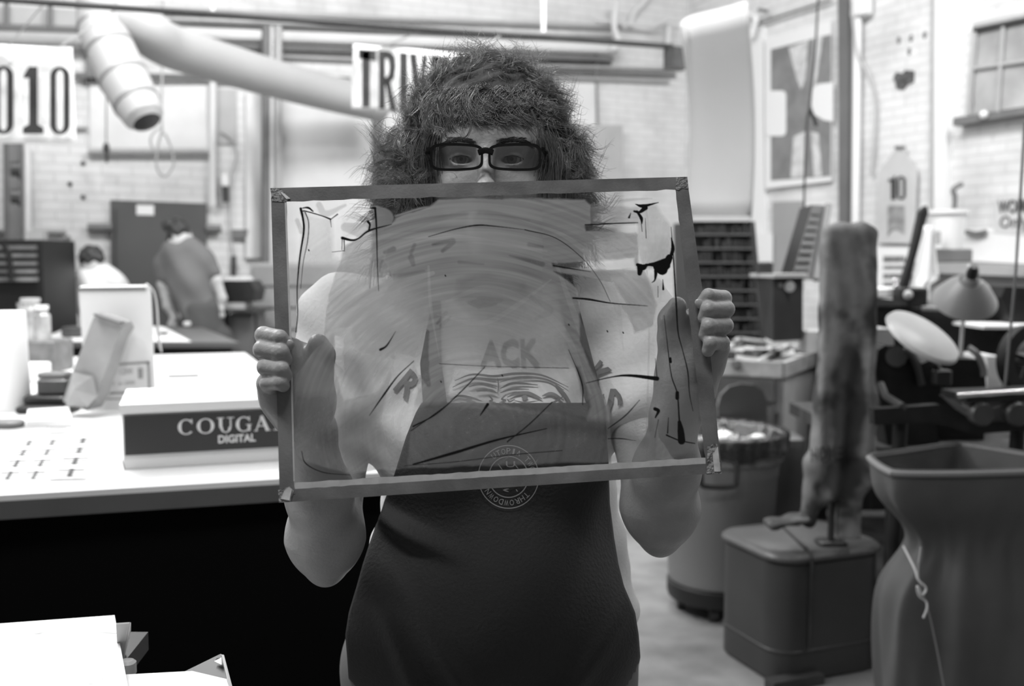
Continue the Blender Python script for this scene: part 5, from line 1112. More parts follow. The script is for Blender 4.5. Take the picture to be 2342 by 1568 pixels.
HANDS += finger([g3(1556, 830, -.048), g3(1540, 770, -.036), g3(1535, 730, -.026), g3(1548, 700, -.0135)], [.021, .0155, .0125, .0105], .01)
# elliptical hip and legs below the frame
LEGS = [cap(V(xb - .09, 1.36, .85), V(xb - .1, 1.35, .48), .088, .058, .03), cap(V(xb - .1, 1.35, .48), V(xb - .1, 1.37, .1), .056, .036, .02), cap(V(xb + .09, 1.36, .85), V(xb + .1, 1.35, .48), .088, .058, .005), cap(V(xb + .1, 1.35, .48), V(xb + .1, 1.37, .1), .056, .036, .02)]
ALLB = HEAD + NECK + TORSO + ARMS + HANDS
person = thing('person', Vector((xb, 1.36, 0)), 'curly haired person in dark glasses and apron holding the inked plate', 'person')
v1, f1 = sd_mesh(ALLB + LEGS, (-.36, .95, .05), (.32, 1.50, 1.66), .0018, None, 0.0)
body = link_mesh('body', v1, f1, SKIN, person, True); md = body.modifiers.new('relax', 'SMOOTH'); md.factor = .5; md.iterations = 2
# nails on the fingertips seen from the front
NAIL = mat('nail', .42, .25, spec=.6)
for (px, py, Y, ang) in ((659, 787, .0158, -.5), (1600, 694, .0152, .75)):
    c = G(px, py, Y); b = bmesh.new(); bmesh.ops.create_uvsphere(b, u_segments=16, v_segments=10, radius=1)
    vs = []
    for q in b.verts:
        a = Vector((q.co.x*.0058, q.co.y*.0022, q.co.z*.0045)); a.rotate(Matrix.Rotation(ang, 3, 'Y')); vs.append(c + a)
    fs = [tuple(v.index for v in f.verts) for f in b.faces]; b.free(); link_mesh('fingernail', vs, fs, NAIL, person, True)
# eyes
EW = mat('eye_white', .28, .25, spec=.7); EI = mat('iris', .06, .2, spec=.8); EP = mat('pupil', .005, .1)
for s in (-1, 1):
    c = Vector(mir(s, .0305, 1.2290, 0)); ey = MB().ball(c, .0150, 28).build('eye', EW, person, True)
    MB().lathe(c, [(0, .0157), (.0035, .0155), (.0064, .0142), (.0064, .013), (0, .013)], 24, Vector((0, -1, -.02))).build('iris', EI, ey, True)
    MB().lathe(c, [(0, .0160), (.0022, .0159), (.0026, .0145), (0, .0145)], 18, Vector((0, -1, -.02))).build('pupil', EP, ey, True)
    HB = [p for p in HEAD]
    mb = MB()
    pts = [(s*.052 + x0, zE + .0165), (s*.041 + x0, zE + .0215), (s*.027 + x0, zE + .0215), (s*.013 + x0, zE + .0185)]
    P = [V(a, 1.15, b) for a, b in pts]
    for q in range(170):
        u = random.random(); i = min(2, int(u*3)); a = P[i]*(1 - (u*3 - i)) + P[i+1]*(u*3 - i); a = a + V(random.uniform(-.002, .002), 0, random.uniform(-.0028, .0028))
        d = V(s*.0055, 0, .0012 if u > .3 else -.0012); pt = []
        for t in (0, .5, 1):
            c_ = a + d*t
            for _ in range(14): c_[1] += sd(c_[None], HEAD)[0]*.8
            pt.append(Vector(c_) + Vector((0, -.0006 - .001*t, 0)))
        mb.tube(pt, [.0006, .00055, .0002], 4)
    mb.build('eyebrow', mat('brow', .03, .6), person)
    arc = [Vector(mir(s, .0305 + .0138*math.cos(a), 1.2135 + .004*abs(math.cos(a)), -.0012 + .0054*math.sin(a))) for a in [math.pi*k/14 for k in range(15)]]
    MB().tube(arc, [.0004] + [.0011]*13 + [.0004], 6).build('eyelashes', mat('brow', .03, .6), person, True)
# glasses
gl = D.objects.new('eyeglasses', None); COL.objects.link(gl); gl.parent = person; gl.location = Vector((x0, 1.19, zE)) - person.location
GM = mat('glasses_frame', .006, .3, spec=.35)
gyy = 1.178
def lenspts(s, grow=0):
    o = []; w_, h_ = .0282 + grow, .0132 + grow; cx = x0 + s*.0340
    for i in range(40):
        a = 2*math.pi*i/40; c_, s_ = math.cos(a), math.sin(a); e = .42
        xx = math.copysign(abs(c_)**e, c_)*w_; zz = math.copysign(abs(s_)**e, s_)*h_*(1 - .10*(s*xx < 0 and 1 or 0)*abs(xx)/w_)
        o.append(Vector((cx + xx, gyy + .10*(abs(cx + xx - x0))**1.6*4 *.35, zE - .0018 + zz + .02*max(0, s*xx)*.1)))
    return o
LENS = D.materials.new('lens'); LENS.use_nodes = True; nt = LENS.node_tree; nt.nodes.clear()
a1 = nt.nodes.new('ShaderNodeBsdfTransparent'); a1.inputs[0].default_value = (.8, .8, .8, 1); a2 = nt.nodes.new('ShaderNodeBsdfGlossy'); a2.inputs['Roughness'].default_value = .05; a3 = nt.nodes.new('ShaderNodeMixShader'); a3.inputs[0].default_value = .05; a4 = nt.nodes.new('ShaderNodeOutputMaterial')
nt.links.new(a1.outputs[0], a3.inputs[1]); nt.links.new(a2.outputs[0], a3.inputs[2]); nt.links.new(a3.outputs[0], a4.inputs[0])
for s in (-1, 1):
    P = lenspts(s); mb = MB(); n = len(P)
    out_ = lenspts(s, .0029); vs = [p + Vector((0, d, 0)) for d in (-.002, .002) for p in P] + [p + Vector((0, d, 0)) for d in (-.002, .002) for p in out_]
    fs = []
    for i in range(n):
        j = (i + 1) % n; fs += [(i, j, 2*n + j, 2*n + i), (n + i, 3*n + i, 3*n + j, n + j), (i, n + i, n + j, j), (2*n + i, 2*n + j, 3*n + j, 3*n + i)]
    mb.add(vs, fs); mb.build('rim', GM, gl)
    MB().add(P, [tuple(range(n))]).build('lens', LENS, gl)
    e_ = Vector((x0 + s*.0665, gyy + .012, zE + .008)); MB().tube(smoothpath([e_ + Vector((0, -.008, 0)), e_ + Vector((s*.004, .02, 0)), e_ + Vector((s*.009, .08, .0)), e_ + Vector((s*.010, .12, -.012))], 6), .0022, 8, flat=1.8).build('temple', GM, gl, True)
MB().tube(smoothpath([Vector((x0 - .0085, gyy, zE + .0035)), Vector((x0, gyy - .002, zE + .0058)), Vector((x0 + .0085, gyy, zE + .0035))], 5), .0036, 8, flat=.7).build('bridge', GM, gl, True)
# ---- hair: a mass under many curling strands
HAIR = mat('hair', .16, .3, .6, 45, spec=1)
HM2 = mat('hair_mass', .045, .7, .4, 60, bump=.6, bscale=80)
HC = V(x0 - .002, 1.325, zE + .012)
mass = [ell(HC + V(0, .005, .036), V(.083, .108, .088), .02)]
for s in (-1, 1): mass += [ell(HC + V(s*.084, .0, -.035), V(.026, .05, .062), .03), ell(HC + V(s*.084 - .006, .02, -.085), V(.028, .05, .035), .03)]
mass += [ell(HC + V(0, .06, -.05), V(.085, .05, .085), .03), cap(HC + V(-.045, -.080, .052), HC + V(.05, -.080, .050), .015, .015, .02)]
mass += [ell(V(x0, 1.19, zE - .03), V(.066, .09, .085), .004, -1)]
def hdisp(P): return .006*np.sin(P[..., 0]*130 + 3*np.sin(P[..., 2]*60))*np.sin(P[..., 2]*110 + P[..., 1]*90)
sd_build('hair_mass', mass, (-.22, 1.15, 1.30), (.17, 1.47, 1.68), .004, HM2, person, hdisp, 0, 1)
def strands(n, seed):
    rg = np.random.default_rng(seed); K = 15
    out = []
    # roots over the scalp mass
    while len(out) < n:
        d = rg.normal(size=3); d /= np.linalg.norm(d)
        if d[2] < -.75: continue
        if d[1] > .6 and rg.random() < .8: continue
        face = (d[1] < -.35) and (abs(d[0]) < .62) and (d[2] < .42)
        if face: continue
        side = abs(d[0]) > .55 and d[2] < .35
        r = V(.078, .10, .084); p = HC + d*r*rg.uniform(.9, 1.02) + V(0, .005, .018)*(0 if side else 1)
        if side: p += V(np.sign(d[0])*.012 - .004, rg.uniform(-.015, .04), rg.uniform(-.08, .005))
        L = rg.uniform(.022, .05)*(1.35 if side else .9)
        if rg.random() < .06: L *= 1.6
        dirv = d + rg.normal(size=3)*.38 + V(0, -.12, .0); dirv[2] -= .15 if side else 0.05
        if d[1] < -.5 and d[2] > .3: dirv = dirv*.55 + V(rg.normal()*.5, -.25, -.25); L *= .62
        dirv /= np.linalg.norm(dirv)
        ax = np.cross(dirv, rg.normal(size=3)); ax /= np.linalg.norm(ax); bx = np.cross(dirv, ax)
        cr = rg.uniform(.005, .0135); turns = rg.uniform(.7, 2.3); ph = rg.uniform(0, 6.28); t = np.linspace(0, 1, K)[:, None]
        sag = V(0, 0, -1)*t**2*rg.uniform(.0, .025)
        a = ph + t*turns*6.28
        pts = p + dirv*t*L + (ax*(np.cos(a) - math.cos(ph)) + bx*(np.sin(a) - math.sin(ph)))*cr*np.minimum(t*2.2, 1) + sag
        if (sd(pts, HEAD) < .0015).any() and (face or d[1] < 0) and pts[-1][1] < 1.28: continue
        # keep the face free
        q = pts[(pts[:, 1] < 1.27)]
        if len(q) and ((np.abs(q[:, 0] - x0) < .062) & (q[:, 2] < zE + .037 - (.0 if rg.random() > .06 else .03))).any(): continue
        out.append(pts)
        for c in range(9):     # sisters in the same lock
            o2 = rg.normal(size=3)*.0014; sp = rg.normal(size=3)*.0042
            out.append(pts + o2 + sp*t**1.5)
    return out
S = strands(80000, 5)
for _ in range(420):     # curls falling on the forehead
    rg = RNG; xx = rg.uniform(-.06, .066); a0 = V(x0 + xx, 1.215 + abs(xx)*.35, zE + .075 + rg.uniform(-.012, .012)); t = np.linspace(0, 1, 15)[:, None]; cr = rg.uniform(.003, .009); ph = rg.uniform(0, 6.28); a = ph + t*rg.uniform(3, 9); L = rg.uniform(.018, .034)*(1.25 if xx < -.01 else 1)
    base = a0 + t*V(rg.normal()*.012, -.012, -L) + cr*(np.cos(a) - math.cos(ph))*V(1, 0, 0) + cr*(np.sin(a) - math.sin(ph))*V(0, .4, .9)
    S += [base + rg.normal(size=3)*.0016 + rg.normal(size=3)*.003*t for _k in range(7)]
def front_lock(px, rad=.0007, n=7):
    c = [np.array(p3(x, y, 1.175 + .01*i/len(px))) for i, (x, y) in enumerate(px)]; c = np.array([np.array(p) for p in smoothpath(c, 4)]); t = np.linspace(0, 1, 15)*(len(c) - 1)
    base = np.stack([np.interp(t, range(len(c)), c[:, k]) for k in range(3)], 1)
    return [base + RNG.normal(size=3)*rad + RNG.normal(size=3)*rad*1.5*np.linspace(0, 1, 15)[:, None] for _ in range(n)]
for lk in ([(985, 230), (975, 260), (985, 285), (1005, 292), (1020, 300), (1018, 312)], [(1030, 235), (1035, 265), (1022, 290), (1018, 308), (1028, 318), (1040, 310)],
           [(1055, 240), (1068, 262), (1076, 285), (1070, 308), (1058, 318), (1050, 308)], [(1035, 262), (1026, 282), (1030, 300), (1042, 305)], [(1000, 225), (1010, 255), (1030, 270), (1050, 262)],
           [(1160, 262), (1190, 275), (1210, 290), (1225, 310)], [(1215, 250), (1232, 290), (1238, 320), (1236, 350)]): S += front_lock(lk)
for lk in ([(985, 300), (975, 340), (978, 400), (990, 470)], [(975, 300), (962, 350), (968, 420), (975, 475)], [(1248, 300), (1258, 350), (1252, 400), (1250, 470)], [(1262, 300), (1275, 350), (1268, 400), (1262, 470)]): S += [s_ + V(0, .05, 0) for s_ in front_lock(lk, .006, 90)]
for _ in range(900):     # loose flyaway hairs
    rg = RNG; d = rg.normal(size=3); d[2] = abs(d[2])*.8; d[1] = abs(d[1])*.6 - .3; d /= np.linalg.norm(d); a0 = HC + d*V(.09, .1, .098) + V(0, 0, .018); t = np.linspace(0, 1, 15)[:, None]; cr = rg.uniform(.006, .016); ph = rg.uniform(0, 6.28); a = ph + t*rg.uniform(2, 8); ax = np.cross(d, rg.normal(size=3)); ax /= np.linalg.norm(ax); bx = np.cross(d, ax)
    if d[2] < .25: a0 = a0 + V(np.sign(d[0])*.03, 0, -rg.uniform(.0, .12))
    S.append(a0 + d*t*rg.uniform(.015, .05) + (ax*(np.cos(a) - math.cos(ph)) + bx*(np.sin(a) - math.sin(ph)))*cr)
S = np.array(S); NS, K = S.shape[:2]
T = np.zeros_like(S); T[:, 1:-1] = S[:, 2:] - S[:, :-2]; T[:, 0] = S[:, 1] - S[:, 0]; T[:, -1] = S[:, -1] - S[:, -2]; T /= np.linalg.norm(T, axis=2, keepdims=True) + 1e-9
ref = np.array([.31, .9, .3]); A = np.cross(T, ref); A /= np.linalg.norm(A, axis=2, keepdims=True) + 1e-9; Bv = np.cross(T, A)
rad = (np.interp(np.linspace(0, 1, K), [0, .6, 1], [.00036, .0003, .00008]))[None, :, None]
rings = np.stack([S + rad*(A*math.cos(a) + Bv*math.sin(a)) for a in (0, 2.094, 4.189)], 2).reshape(-1, 3)
i = np.arange(NS)[:, None, None]*K*3 + np.arange(K - 1)[None, :, None]*3; k_ = np.arange(3)[None, None, :]
f = np.stack([i + k_, i + (k_ + 1) % 3, i + 3 + (k_ + 1) % 3, i + 3 + k_], -1).reshape(-1, 4)
me = D.meshes.new('hair_strands'); org = np.array(wloc(person)); me.vertices.add(len(rings)); me.vertices.foreach_set('co', (rings - org).ravel())
me.loops.add(f.size); me.loops.foreach_set('vertex_index', f.ravel().astype(np.int32)); me.polygons.add(len(f)); me.polygons.foreach_set('loop_start', np.arange(len(f))*4)
me.materials.append(HAIR); me.update(); me.polygons.foreach_set('use_smooth', [True]*len(f)); hs_ = D.objects.new('hair_strands', me); COL.objects.link(hs_); hs_.parent = person; hs_['kind'] = 'stuff'
# ---- clothing
def tdisp(P):
    x, y, z = P[..., 0] - xb, P[..., 1], P[..., 2]
    return .0035*np.sin(x*38 + z*46 + 2*np.sin(z*20))*np.clip((1.25 - z)*6, 0.25, 1) + .002*np.sin(z*95 - np.abs(x)*60)
def grown(prims, g):
    return [((lambda P, fn=fn: fn(P) - g), k, op) for fn, k, op in prims]
TEE = grown(TORSO, .008)
ML, MR = SL*.52 + EL*.48, SR*.52 + ER*.48
TEE += [cap(SL, ML, .058, .062, .03), cap(SR, MR, .058, .062, .03), cap(V(x0, 1.34, 1.30), V(x0, 1.33, 1.345), .062, .055, .02)]
TEEM = mat('tee_fabric', .78, .8, .05, 12, bump=.12, bscale=200)
sd_build('tee_shirt', TEE, (-.36, 1.08, .70), (.32, 1.55, 1.42), .0045, TEEM, person, tdisp, 0, 2)
SK = [ell(V(xb, 1.36, .84), V(.205, .15, .12), .02), cap(V(xb - .09, 1.36, .8), V(xb - .1, 1.36, .14), .115, .07, .04), cap(V(xb + .09, 1.36, .8), V(xb + .1, 1.36, .14), .115, .07, .01)]
sd_build('trousers', SK, (-.32, 1.12, .05), (.28, 1.6, .98), .008, mat('trouser_cloth', .14, .85, .2, 8), person, None, 0, 2)
for s in (-1, 1):
    sd_build('shoe', [cap(V(xb + s*.1, 1.39, .045), V(xb + s*.115, 1.23, .035), .04, .032, .02), rbx(V(xb + s*.107, 1.31, .012), V(.045, .13, .012), .01, .01)], (xb + s*.1 - .08, 1.15, -.0), (xb + s*.1 + .09, 1.46, .12), .005, DARK, person, None, 0, 1)
# apron: a sheet lying over the shirt
APM = mat('apron_cloth', .027, .8, .15, 7, bump=.2, bscale=220)
def cloth_sheet(name, rows, m, off, ncol=60, nrow=90, disp=None, prims=TEE):
    ys = np.array([r[0] for r in rows], float); xl = np.array([r[1] for r in rows], float); xr = np.array([r[2] for r in rows], float)
    yy = np.linspace(ys[0], ys[-1], nrow); L_, R_ = np.interp(yy, ys, xl), np.interp(yy, ys, xr); u = np.linspace(0, 1, ncol)
    PX = L_[:, None]*(1 - u) + R_[:, None]*u; PY = np.repeat(yy[:, None], ncol, 1)
    H = hit(PX, PY, prims, 1.0, off, disp); vs = H.reshape(-1, 3)
    fs = [(j*ncol+i, (j+1)*ncol+i, (j+1)*ncol+i+1, j*ncol+i+1) for j in range(nrow-1) for i in range(ncol-1)]
    o = link_mesh(name, vs, fs, m, person, True); md = o.modifiers.new('t', 'SOLIDIFY'); md.thickness = .0018; md.offset = 1; return o
def adisp(P):
    x, z = P[..., 0] - xb, P[..., 2]
    fold = lambda a, b, w_, h_: -h_*np.exp(-((x*a + z*b[0] - b[1])/w_)**2)
    f_ = .0025*np.sin(x*30 - z*22) + fold(1, (.75, .645), .014, .012)*np.clip((1.03 - z)*6, 0, 1)/(1 + np.exp((x + .03)*60)) + fold(1, (.45, .31), .012, .011)*np.clip((.99 - z)*8, 0, 1)/(1 + np.exp((x + .02)*60)) \
        + fold(1, (-.8, -.60), .02, .006)/(1 + np.exp((.02 - x)*60))*np.clip((1.05 - z)*5, 0, 1) + fold(.4, (1, 1.02), .012, .008)*np.clip((-x - .02)*12, 0, 1)
    return f_*1.8
bib = [(922, 965, 1382), (945, 952, 1385), (1000, 930, 1388), (1090, 902, 1390), (1150, 880, 1392), (1230, 852, 1402), (1290, 832, 1412), (1340, 818, 1425), (1400, 800, 1450), (1450, 792, 1458), (1500, 796, 1462), (1560, 800, 1452), (1640, 800, 1450)]
APRON = TEE + [ell(V(xb - .015, 1.30, .93), V(.2, .155, .13), .06)]
ab = cloth_sheet('apron', bib, APM, .006, 110, 150, adisp, APRON)
for rows in ([(690, 990, 1010), (760, 975, 1008), (830, 962, 1010), (922, 968, 1022)], [(600, 1262, 1300), (700, 1282, 1322), (800, 1308, 1350), (922, 1340, 1382)]):
    cloth_sheet('apron_strap', rows, APM, .009, 10, 40)
# shirt print
PRT = mat('shirt_print', .16, .8, .35, 60); mb = MB()
surf_text(mb, 'ACK', (1098, 838), (1236, 834), (1232, 772), (1100, 778), TEE, .0022, 1.0, tdisp, .03)
surf_text(mb, 'R', (898, 890), (932, 918), (972, 872), (938, 842), TEE, .0022, 1.0, tdisp, .03)
surf_text(mb, 'K', (1338, 868), (1370, 898), (1404, 850), (1372, 822), TEE, .0022, 1.0, tdisp, .03)
surf_text(mb, 'S', (1366, 910), (1380, 948), (1430, 922), (1408, 880), TEE, .0022, 1.0, tdisp, .03)
mb.build('shirt_lettering', PRT, person)
mb = MB()
for pts, w_ in [([(1040, 870), (1080, 856), (1130, 860), (1180, 854), (1240, 858), (1300, 885)], 6), ([(1035, 885), (1080, 866), (1125, 872), (1138, 874)], 5), ([(1142, 874), (1190, 862), (1250, 868), (1290, 892)], 5),
                ([(1072, 884), (1100, 878), (1136, 888)], 6), ([(1144, 888), (1175, 876), (1230, 880)], 6), ([(1090, 894), (1120, 892), (1137, 898)], 6), ([(1144, 898), (1170, 890), (1210, 890)], 5),
                ([(1138, 864), (1140, 880), (1138, 900)], 3), ([(1118, 904), (1126, 914), (1120, 918), (1134, 920)], 5), ([(1158, 902), (1148, 912), (1156, 916), (1142, 920)], 5),
                ([(1030, 914), (1050, 905), (1080, 910), (1104, 918)], 6), ([(1160, 908), (1180, 900), (1205, 898), (1225, 905), (1240, 912)], 8), ([(1175, 915), (1200, 920), (1232, 916)], 4), ([(1160, 912), (1166, 918), (1178, 912)], 4),
                ([(1240, 905), (1262, 900), (1290, 915)], 8), ([(1270, 880), (1290, 900), (1310, 930)], 7), ([(1250, 925), (1270, 918), (1290, 905)], 5), ([(1050, 918), (1068, 922), (1086, 918)], 4)]:
    ribbon(mb, pts, w_, TEE, .003, 1.0, tdisp)
for cx, cy in ((1200, 909), (1072, 914)): ribbon(mb, [(cx - 7, cy), (cx, cy - 1), (cx + 7, cy)], 11, TEE, .0032, 1.0, tdisp, 8)
mb.build('shirt_stripes', PRT, person)
# apron emblem: two rings and lettering running round them
LOG = mat('apron_print', .38, .8); mb = MB(); AP = APRON
cxp, cyp = 1163, 1090
def ringrib(r, w_):
    n = 96; X = []
    for i in range(n + 1):
        a = 2*math.pi*i/n
        for rr_2 in (r - w_/2, r + w_/2): X.append((cxp + rr_2*math.cos(a), cyp + rr_2*1.04*math.sin(a)))
    X = np.array(X); H = hit(X[:, 0], X[:, 1], AP, 1.0, .0092, adisp); mb.add([tuple(h) for h in H], [(2*i, 2*i+1, 2*i+3, 2*i+2) for i in range(n)])
ringrib(69, 2.0); ringrib(45, 2.2)
def arctext(s, a0, a1, r=57, h=13):
    for i, chh in enumerate(s):
        if chh == ' ': continue
        a = math.radians(a0 + (a1 - a0)*(i + .5)/len(s)); wd_ = abs(math.radians(a1 - a0))*r/len(s)*.78
        if chh == 'I': wd_ *= .45
        rx_, ry_ = math.sin(a), -math.cos(a); tx, ty = math.cos(a), math.sin(a)     # radial (outward) and tangent (clockwise)
        c = (cxp + rx_*r, cyp + ry_*r*1.04); q = lambda u, v: (c[0] + tx*u*wd_/2 + rx_*v*h/2, c[1] + ty*u*wd_/2 + ry_*v*h/2)
        surf_text(mb, chh, q(-1, -1), q(1, -1), q(1, 1), q(-1, 1), AP, .0092, 1.0, adisp, .0)
arctext('UTOPIA TWO', -42, 78); arctext('THROWDOWN', 128, 242)
surf_text(mb, 'U', (1157, 1068), (1178, 1068), (1178, 1054), (1157, 1054), AP, .0092, 1.0, adisp, 0)
for a, b in (((1139, 1060), (1149, 1074)), ((1180, 1118), (1184, 1124)), ((1150, 1120), (1164, 1117)), ((1150, 1120), (1164, 1124)), ((1176, 1060), (1186, 1072))): ribbon(mb, [a, ((a[0]+b[0])/2, (a[1]+b[1])/2), b], 2.2, AP, .0092, 1.0, adisp)
mb.build('apron_emblem', LOG, person)
# ================================================================== the two people at the back
HD = mat('dark_hair', .03, .5, .5, 30, bump=.5, bscale=40)
def backp(name, lab, Y, head, hr, spine, shl, shr, hipr, armL, armR, shirt, bun, skirt):
    q = lambda x, y, dy=0: p3(x, y, Y + dy)
    base = Vector((q(*spine[-1])[0], Y, 0)); t = thing('person', base, lab, 'person')
    S1, S2 = q(*shl), q(*shr); tors = [cap(S1, S2, .075, .07, .05)]
    for a, b in zip(spine[:-1], spine[1:]): tors.append(cap(q(*a), q(*b), .12, .13, .08))
    bod = [ell(q(*head), V(hr, hr*1.15, hr*1.25), .02), cap(q(*head) - V(0, 0, .05), q(*spine[0]), .05, .055, .03)] + tors
    hp_ = q(*spine[-1]); bod += [cap(hp_, V(hp_[0] + .06, Y, hipr), .14, .13, .05)]
    legs = [cap(V(hp_[0] - .03, Y, hipr), V(hp_[0] - .05, Y + .03, .05), .09, .05, .04), cap(V(hp_[0] + .12, Y, hipr), V(hp_[0] + .14, Y + .05, .05), .09, .05, .02)]
    for arm in (armL, armR):
        P_ = [q(*a) for a in arm]
        for i, (a, b) in enumerate(zip(P_[:-1], P_[1:])): bod.append(cap(a, b, .048 - .008*i, .042 - .008*i, .02))
        e = P_[-1]
        for k in range(4): bod.append(cap(e, e + V(-.03 + .02*k, -.03, -.07), .016, .01, .006))
        bod.append(cap(e, e + V(.03, -.05, -.03), .015, .01, .006))
    al = np.array([q(*a) for a in [head, shl, shr] + list(spine) + list(armL) + list(armR)]); lo = al.min(0) - .25; hi = al.max(0) + .25; lo[2] = 0
    sd_build('body', bod + legs, lo, hi, .009, mat('skin_far', .5, .5), t, None, 0, 2)
    sh_ = grown(tors, .014)
    for arm in (armL, armR):
        a, b = q(*arm[0]), q(*arm[1]); sh_.append(cap(a, a*.45 + b*.55, .066, .06, .04))
    sd_build('shirt', sh_, lo, hi, .008, shirt, t, lambda P: .006*np.sin(P[..., 0]*30 + P[..., 2]*22), 0, 2)
    hh_ = [ell(q(*head) + V(0, -.012, .012), V(hr*1.08, hr*1.15, hr*1.2), .02)] + [ell(q(*b[:2]) + V(0, -.05, 0), V(b[2], b[2], b[2]), .02) for b in bun]
    sd_build('hair', hh_, lo, hi, .007, HD, t, lambda P: .006*np.sin(P[..., 0]*90)*np.sin(P[..., 2]*80), 0, 1)
    lg = [cap(V(hp_[0], Y, hipr + .2), V(hp_[0] + .05, Y, hipr - .2), .15, .16, .05)] + grown(legs, .018)
    sd_build('trousers', lg, lo, hi, .012, skirt, t, None, 0, 2)
backp('person', 'person in a grey shirt with dark hair in a bun leaning over the back table', 7.05, (409, 532), .078, [(418, 580), (436, 640), (458, 720)], (385, 598), (462, 592), .85,
      [(378, 605), (374, 650), (384, 700), (396, 722)], [(470, 600), (494, 640), (508, 682), (505, 700)], mat('grey_shirt', .15, .8, .1, 5), [(388, 515, .04), (400, 548, .04)], mat('dark_skirt', .08, .8, .2, 5))
backp('person', 'person in a white shirt bending down behind the tall pale carton', 7.3, (211, 594), .082, [(222, 640), (228, 690), (235, 760)], (188, 650), (262, 650), .8,
      [(180, 655), (158, 690), (145, 718), (160, 735)], [(272, 660), (295, 700), (300, 740), (290, 760)], mat('white_shirt', .8, .8, .04, 5), [(236, 590, .03)], mat('pale_trousers', .4, .8, .1, 5))
# ================================================================== the glass plate
plate = thing('glass_plate', (BLp + BRp)/2, 'clear glass plate with taped edges and smeared ink held up in both hands', 'glass plate')
# pane with ink films carried as per-vertex thickness
def vnoise(x, y, seed):
    rg = np.random.default_rng(seed); g = rg.random((256, 256)); xi, yi = np.floor(x).astype(int), np.floor(y).astype(int); fx, fy = x - xi, y - yi
    fx = fx*fx*(3 - 2*fx); fy = fy*fy*(3 - 2*fy); a = g[xi % 256, yi % 256]; b = g[(xi+1) % 256, yi % 256]; c = g[xi % 256, (yi+1) % 256]; d = g[(xi+1) % 256, (yi+1) % 256]
    return (a*(1-fx) + b*fx)*(1-fy) + (c*(1-fx) + d*fx)*fy
def fbm(x, y, s, o=4): return sum(vnoise(x*2**i, y*2**i, s + i)*.5**i for i in range(o))/sum(.5**i for i in range(o))
NXg, NYg = 720, 520
uu, vv = np.meshgrid(np.linspace(0, 1, NXg), np.linspace(0, 1, NYg))
P3d = np.array(Pc[0])*((1-uu)*(1-vv))[..., None] + np.array(Pc[1])*(uu*(1-vv))[..., None] + np.array(Pc[2])*(uu*vv)[..., None] + np.array(Pc[3])*((1-uu)*vv)[..., None]
q = P3d - np.array([0, 0, CAMZ]); dF = q@F_; PX = q[..., 0]/dF*FPX + 1171; PY = 784 - (q@U_)/dF*FPX
wx = PX + 14*(fbm(PX/60, PY/60, 3) - .5); wy = PY + 14*(fbm(PX/60, PY/60, 9) - .5)
def inpoly(poly, soft, X=None, Y=None):      # soft polygon mask
    X = wx if X is None else X; Y = wy if Y is None else Y; n = len(poly); ins = np.zeros(X.shape, bool); dist = np.full(X.shape, 1e9)
    for i in range(n):
        (xa, ya), (xb_, yb_) = poly[i], poly[(i+1) % n]
        c = ((ya > Y) != (yb_ > Y)) & (X < (xb_ - xa)*(Y - ya)/((yb_ - ya) + 1e-9) + xa); ins ^= c
        ex, ey = xb_ - xa, yb_ - ya; t = np.clip(((X - xa)*ex + (Y - ya)*ey)/(ex*ex + ey*ey + 1e-9), 0, 1); dist = np.minimum(dist, np.hypot(X - xa - t*ex, Y - ya - t*ey))
    s = np.where(ins, dist, -dist); return np.clip(.5 + s/soft, 0, 1)
def stroke_mask(pts, w_, soft=1.5, X=None, Y=None):
    X = PX if X is None else X; Y = PY if Y is None else Y
    P = np.array([[p.x, p.y] for p in smoothpath([Vector((a, b, 0)) for a, b in pts], 8)]); ws = np.interp(np.linspace(0, 1, len(P)), np.linspace(0, 1, len(w_)), w_) if isinstance(w_, (list, tuple)) else np.full(len(P), w_)
    out = np.zeros(X.shape); m = max(ws) + soft + 2; bb = (X > P[:, 0].min() - m) & (X < P[:, 0].max() + m) & (Y > P[:, 1].min() - m) & (Y < P[:, 1].max() + m)
    x, y = X[bb], Y[bb]; best = np.full(x.shape, 1e9)
    for i in range(len(P) - 1):
        e = P[i+1] - P[i]; t = np.clip(((x - P[i, 0])*e[0] + (y - P[i, 1])*e[1])/(e@e + 1e-9), 0, 1); wl = ws[i]*(1-t) + ws[i+1]*t
        best = np.minimum(best, np.hypot(x - P[i, 0] - t*e[0], y - P[i, 1] - t*e[1]) - wl/2)
    out[bb] = np.clip(.5 - best/soft, 0, 1); return out
H = np.zeros(PX.shape); K_ = np.zeros(PX.shape)
# polar brush streaks: sweeping arcs round the lower middle
rr0 = np.hypot((PX - 1080)*.92, (PY - 980)); th0 = np.arctan2(PY - 980, PX - 1080)
st1 = fbm(rr0/7, th0*1.6 + 5, 21, 3); st2 = fbm((PY + .12*PX)/6, PX/160, 31, 3); st3 = fbm((PX*.75 + PY)/7, (PX - PY)/170, 41, 3)
main = inpoly([(905, 497), (985, 472), (1002, 455), (1335, 455), (1352, 470), (1350, 515), (1450, 505), (1458, 560), (1462, 600), (1480, 640), (1502, 700), (1490, 760), (1500, 870), (1505, 1000), (1540, 1050), (900, 1072), (790, 1080), (690, 1050), (668, 1000), (672, 860), (740, 780), (745, 700), (790, 560), (840, 540), (890, 510)], 6)
H = np.maximum(H, main*(.66 + .16*(st1 - .5)*2))
top = inpoly([(1335, 470), (1460, 470), (1462, 515), (1340, 518)], 6); H = np.maximum(H, top*.35)
lft = inpoly([(690, 486), (758, 500), (762, 590), (800, 600), (790, 700), (760, 800), (745, 900), (700, 960), (680, 880), (674, 760), (684, 640)], 12); H = np.maximum(H, lft*(.30 + .2*(fbm(PX/30, PY/60, 77) - .4)))
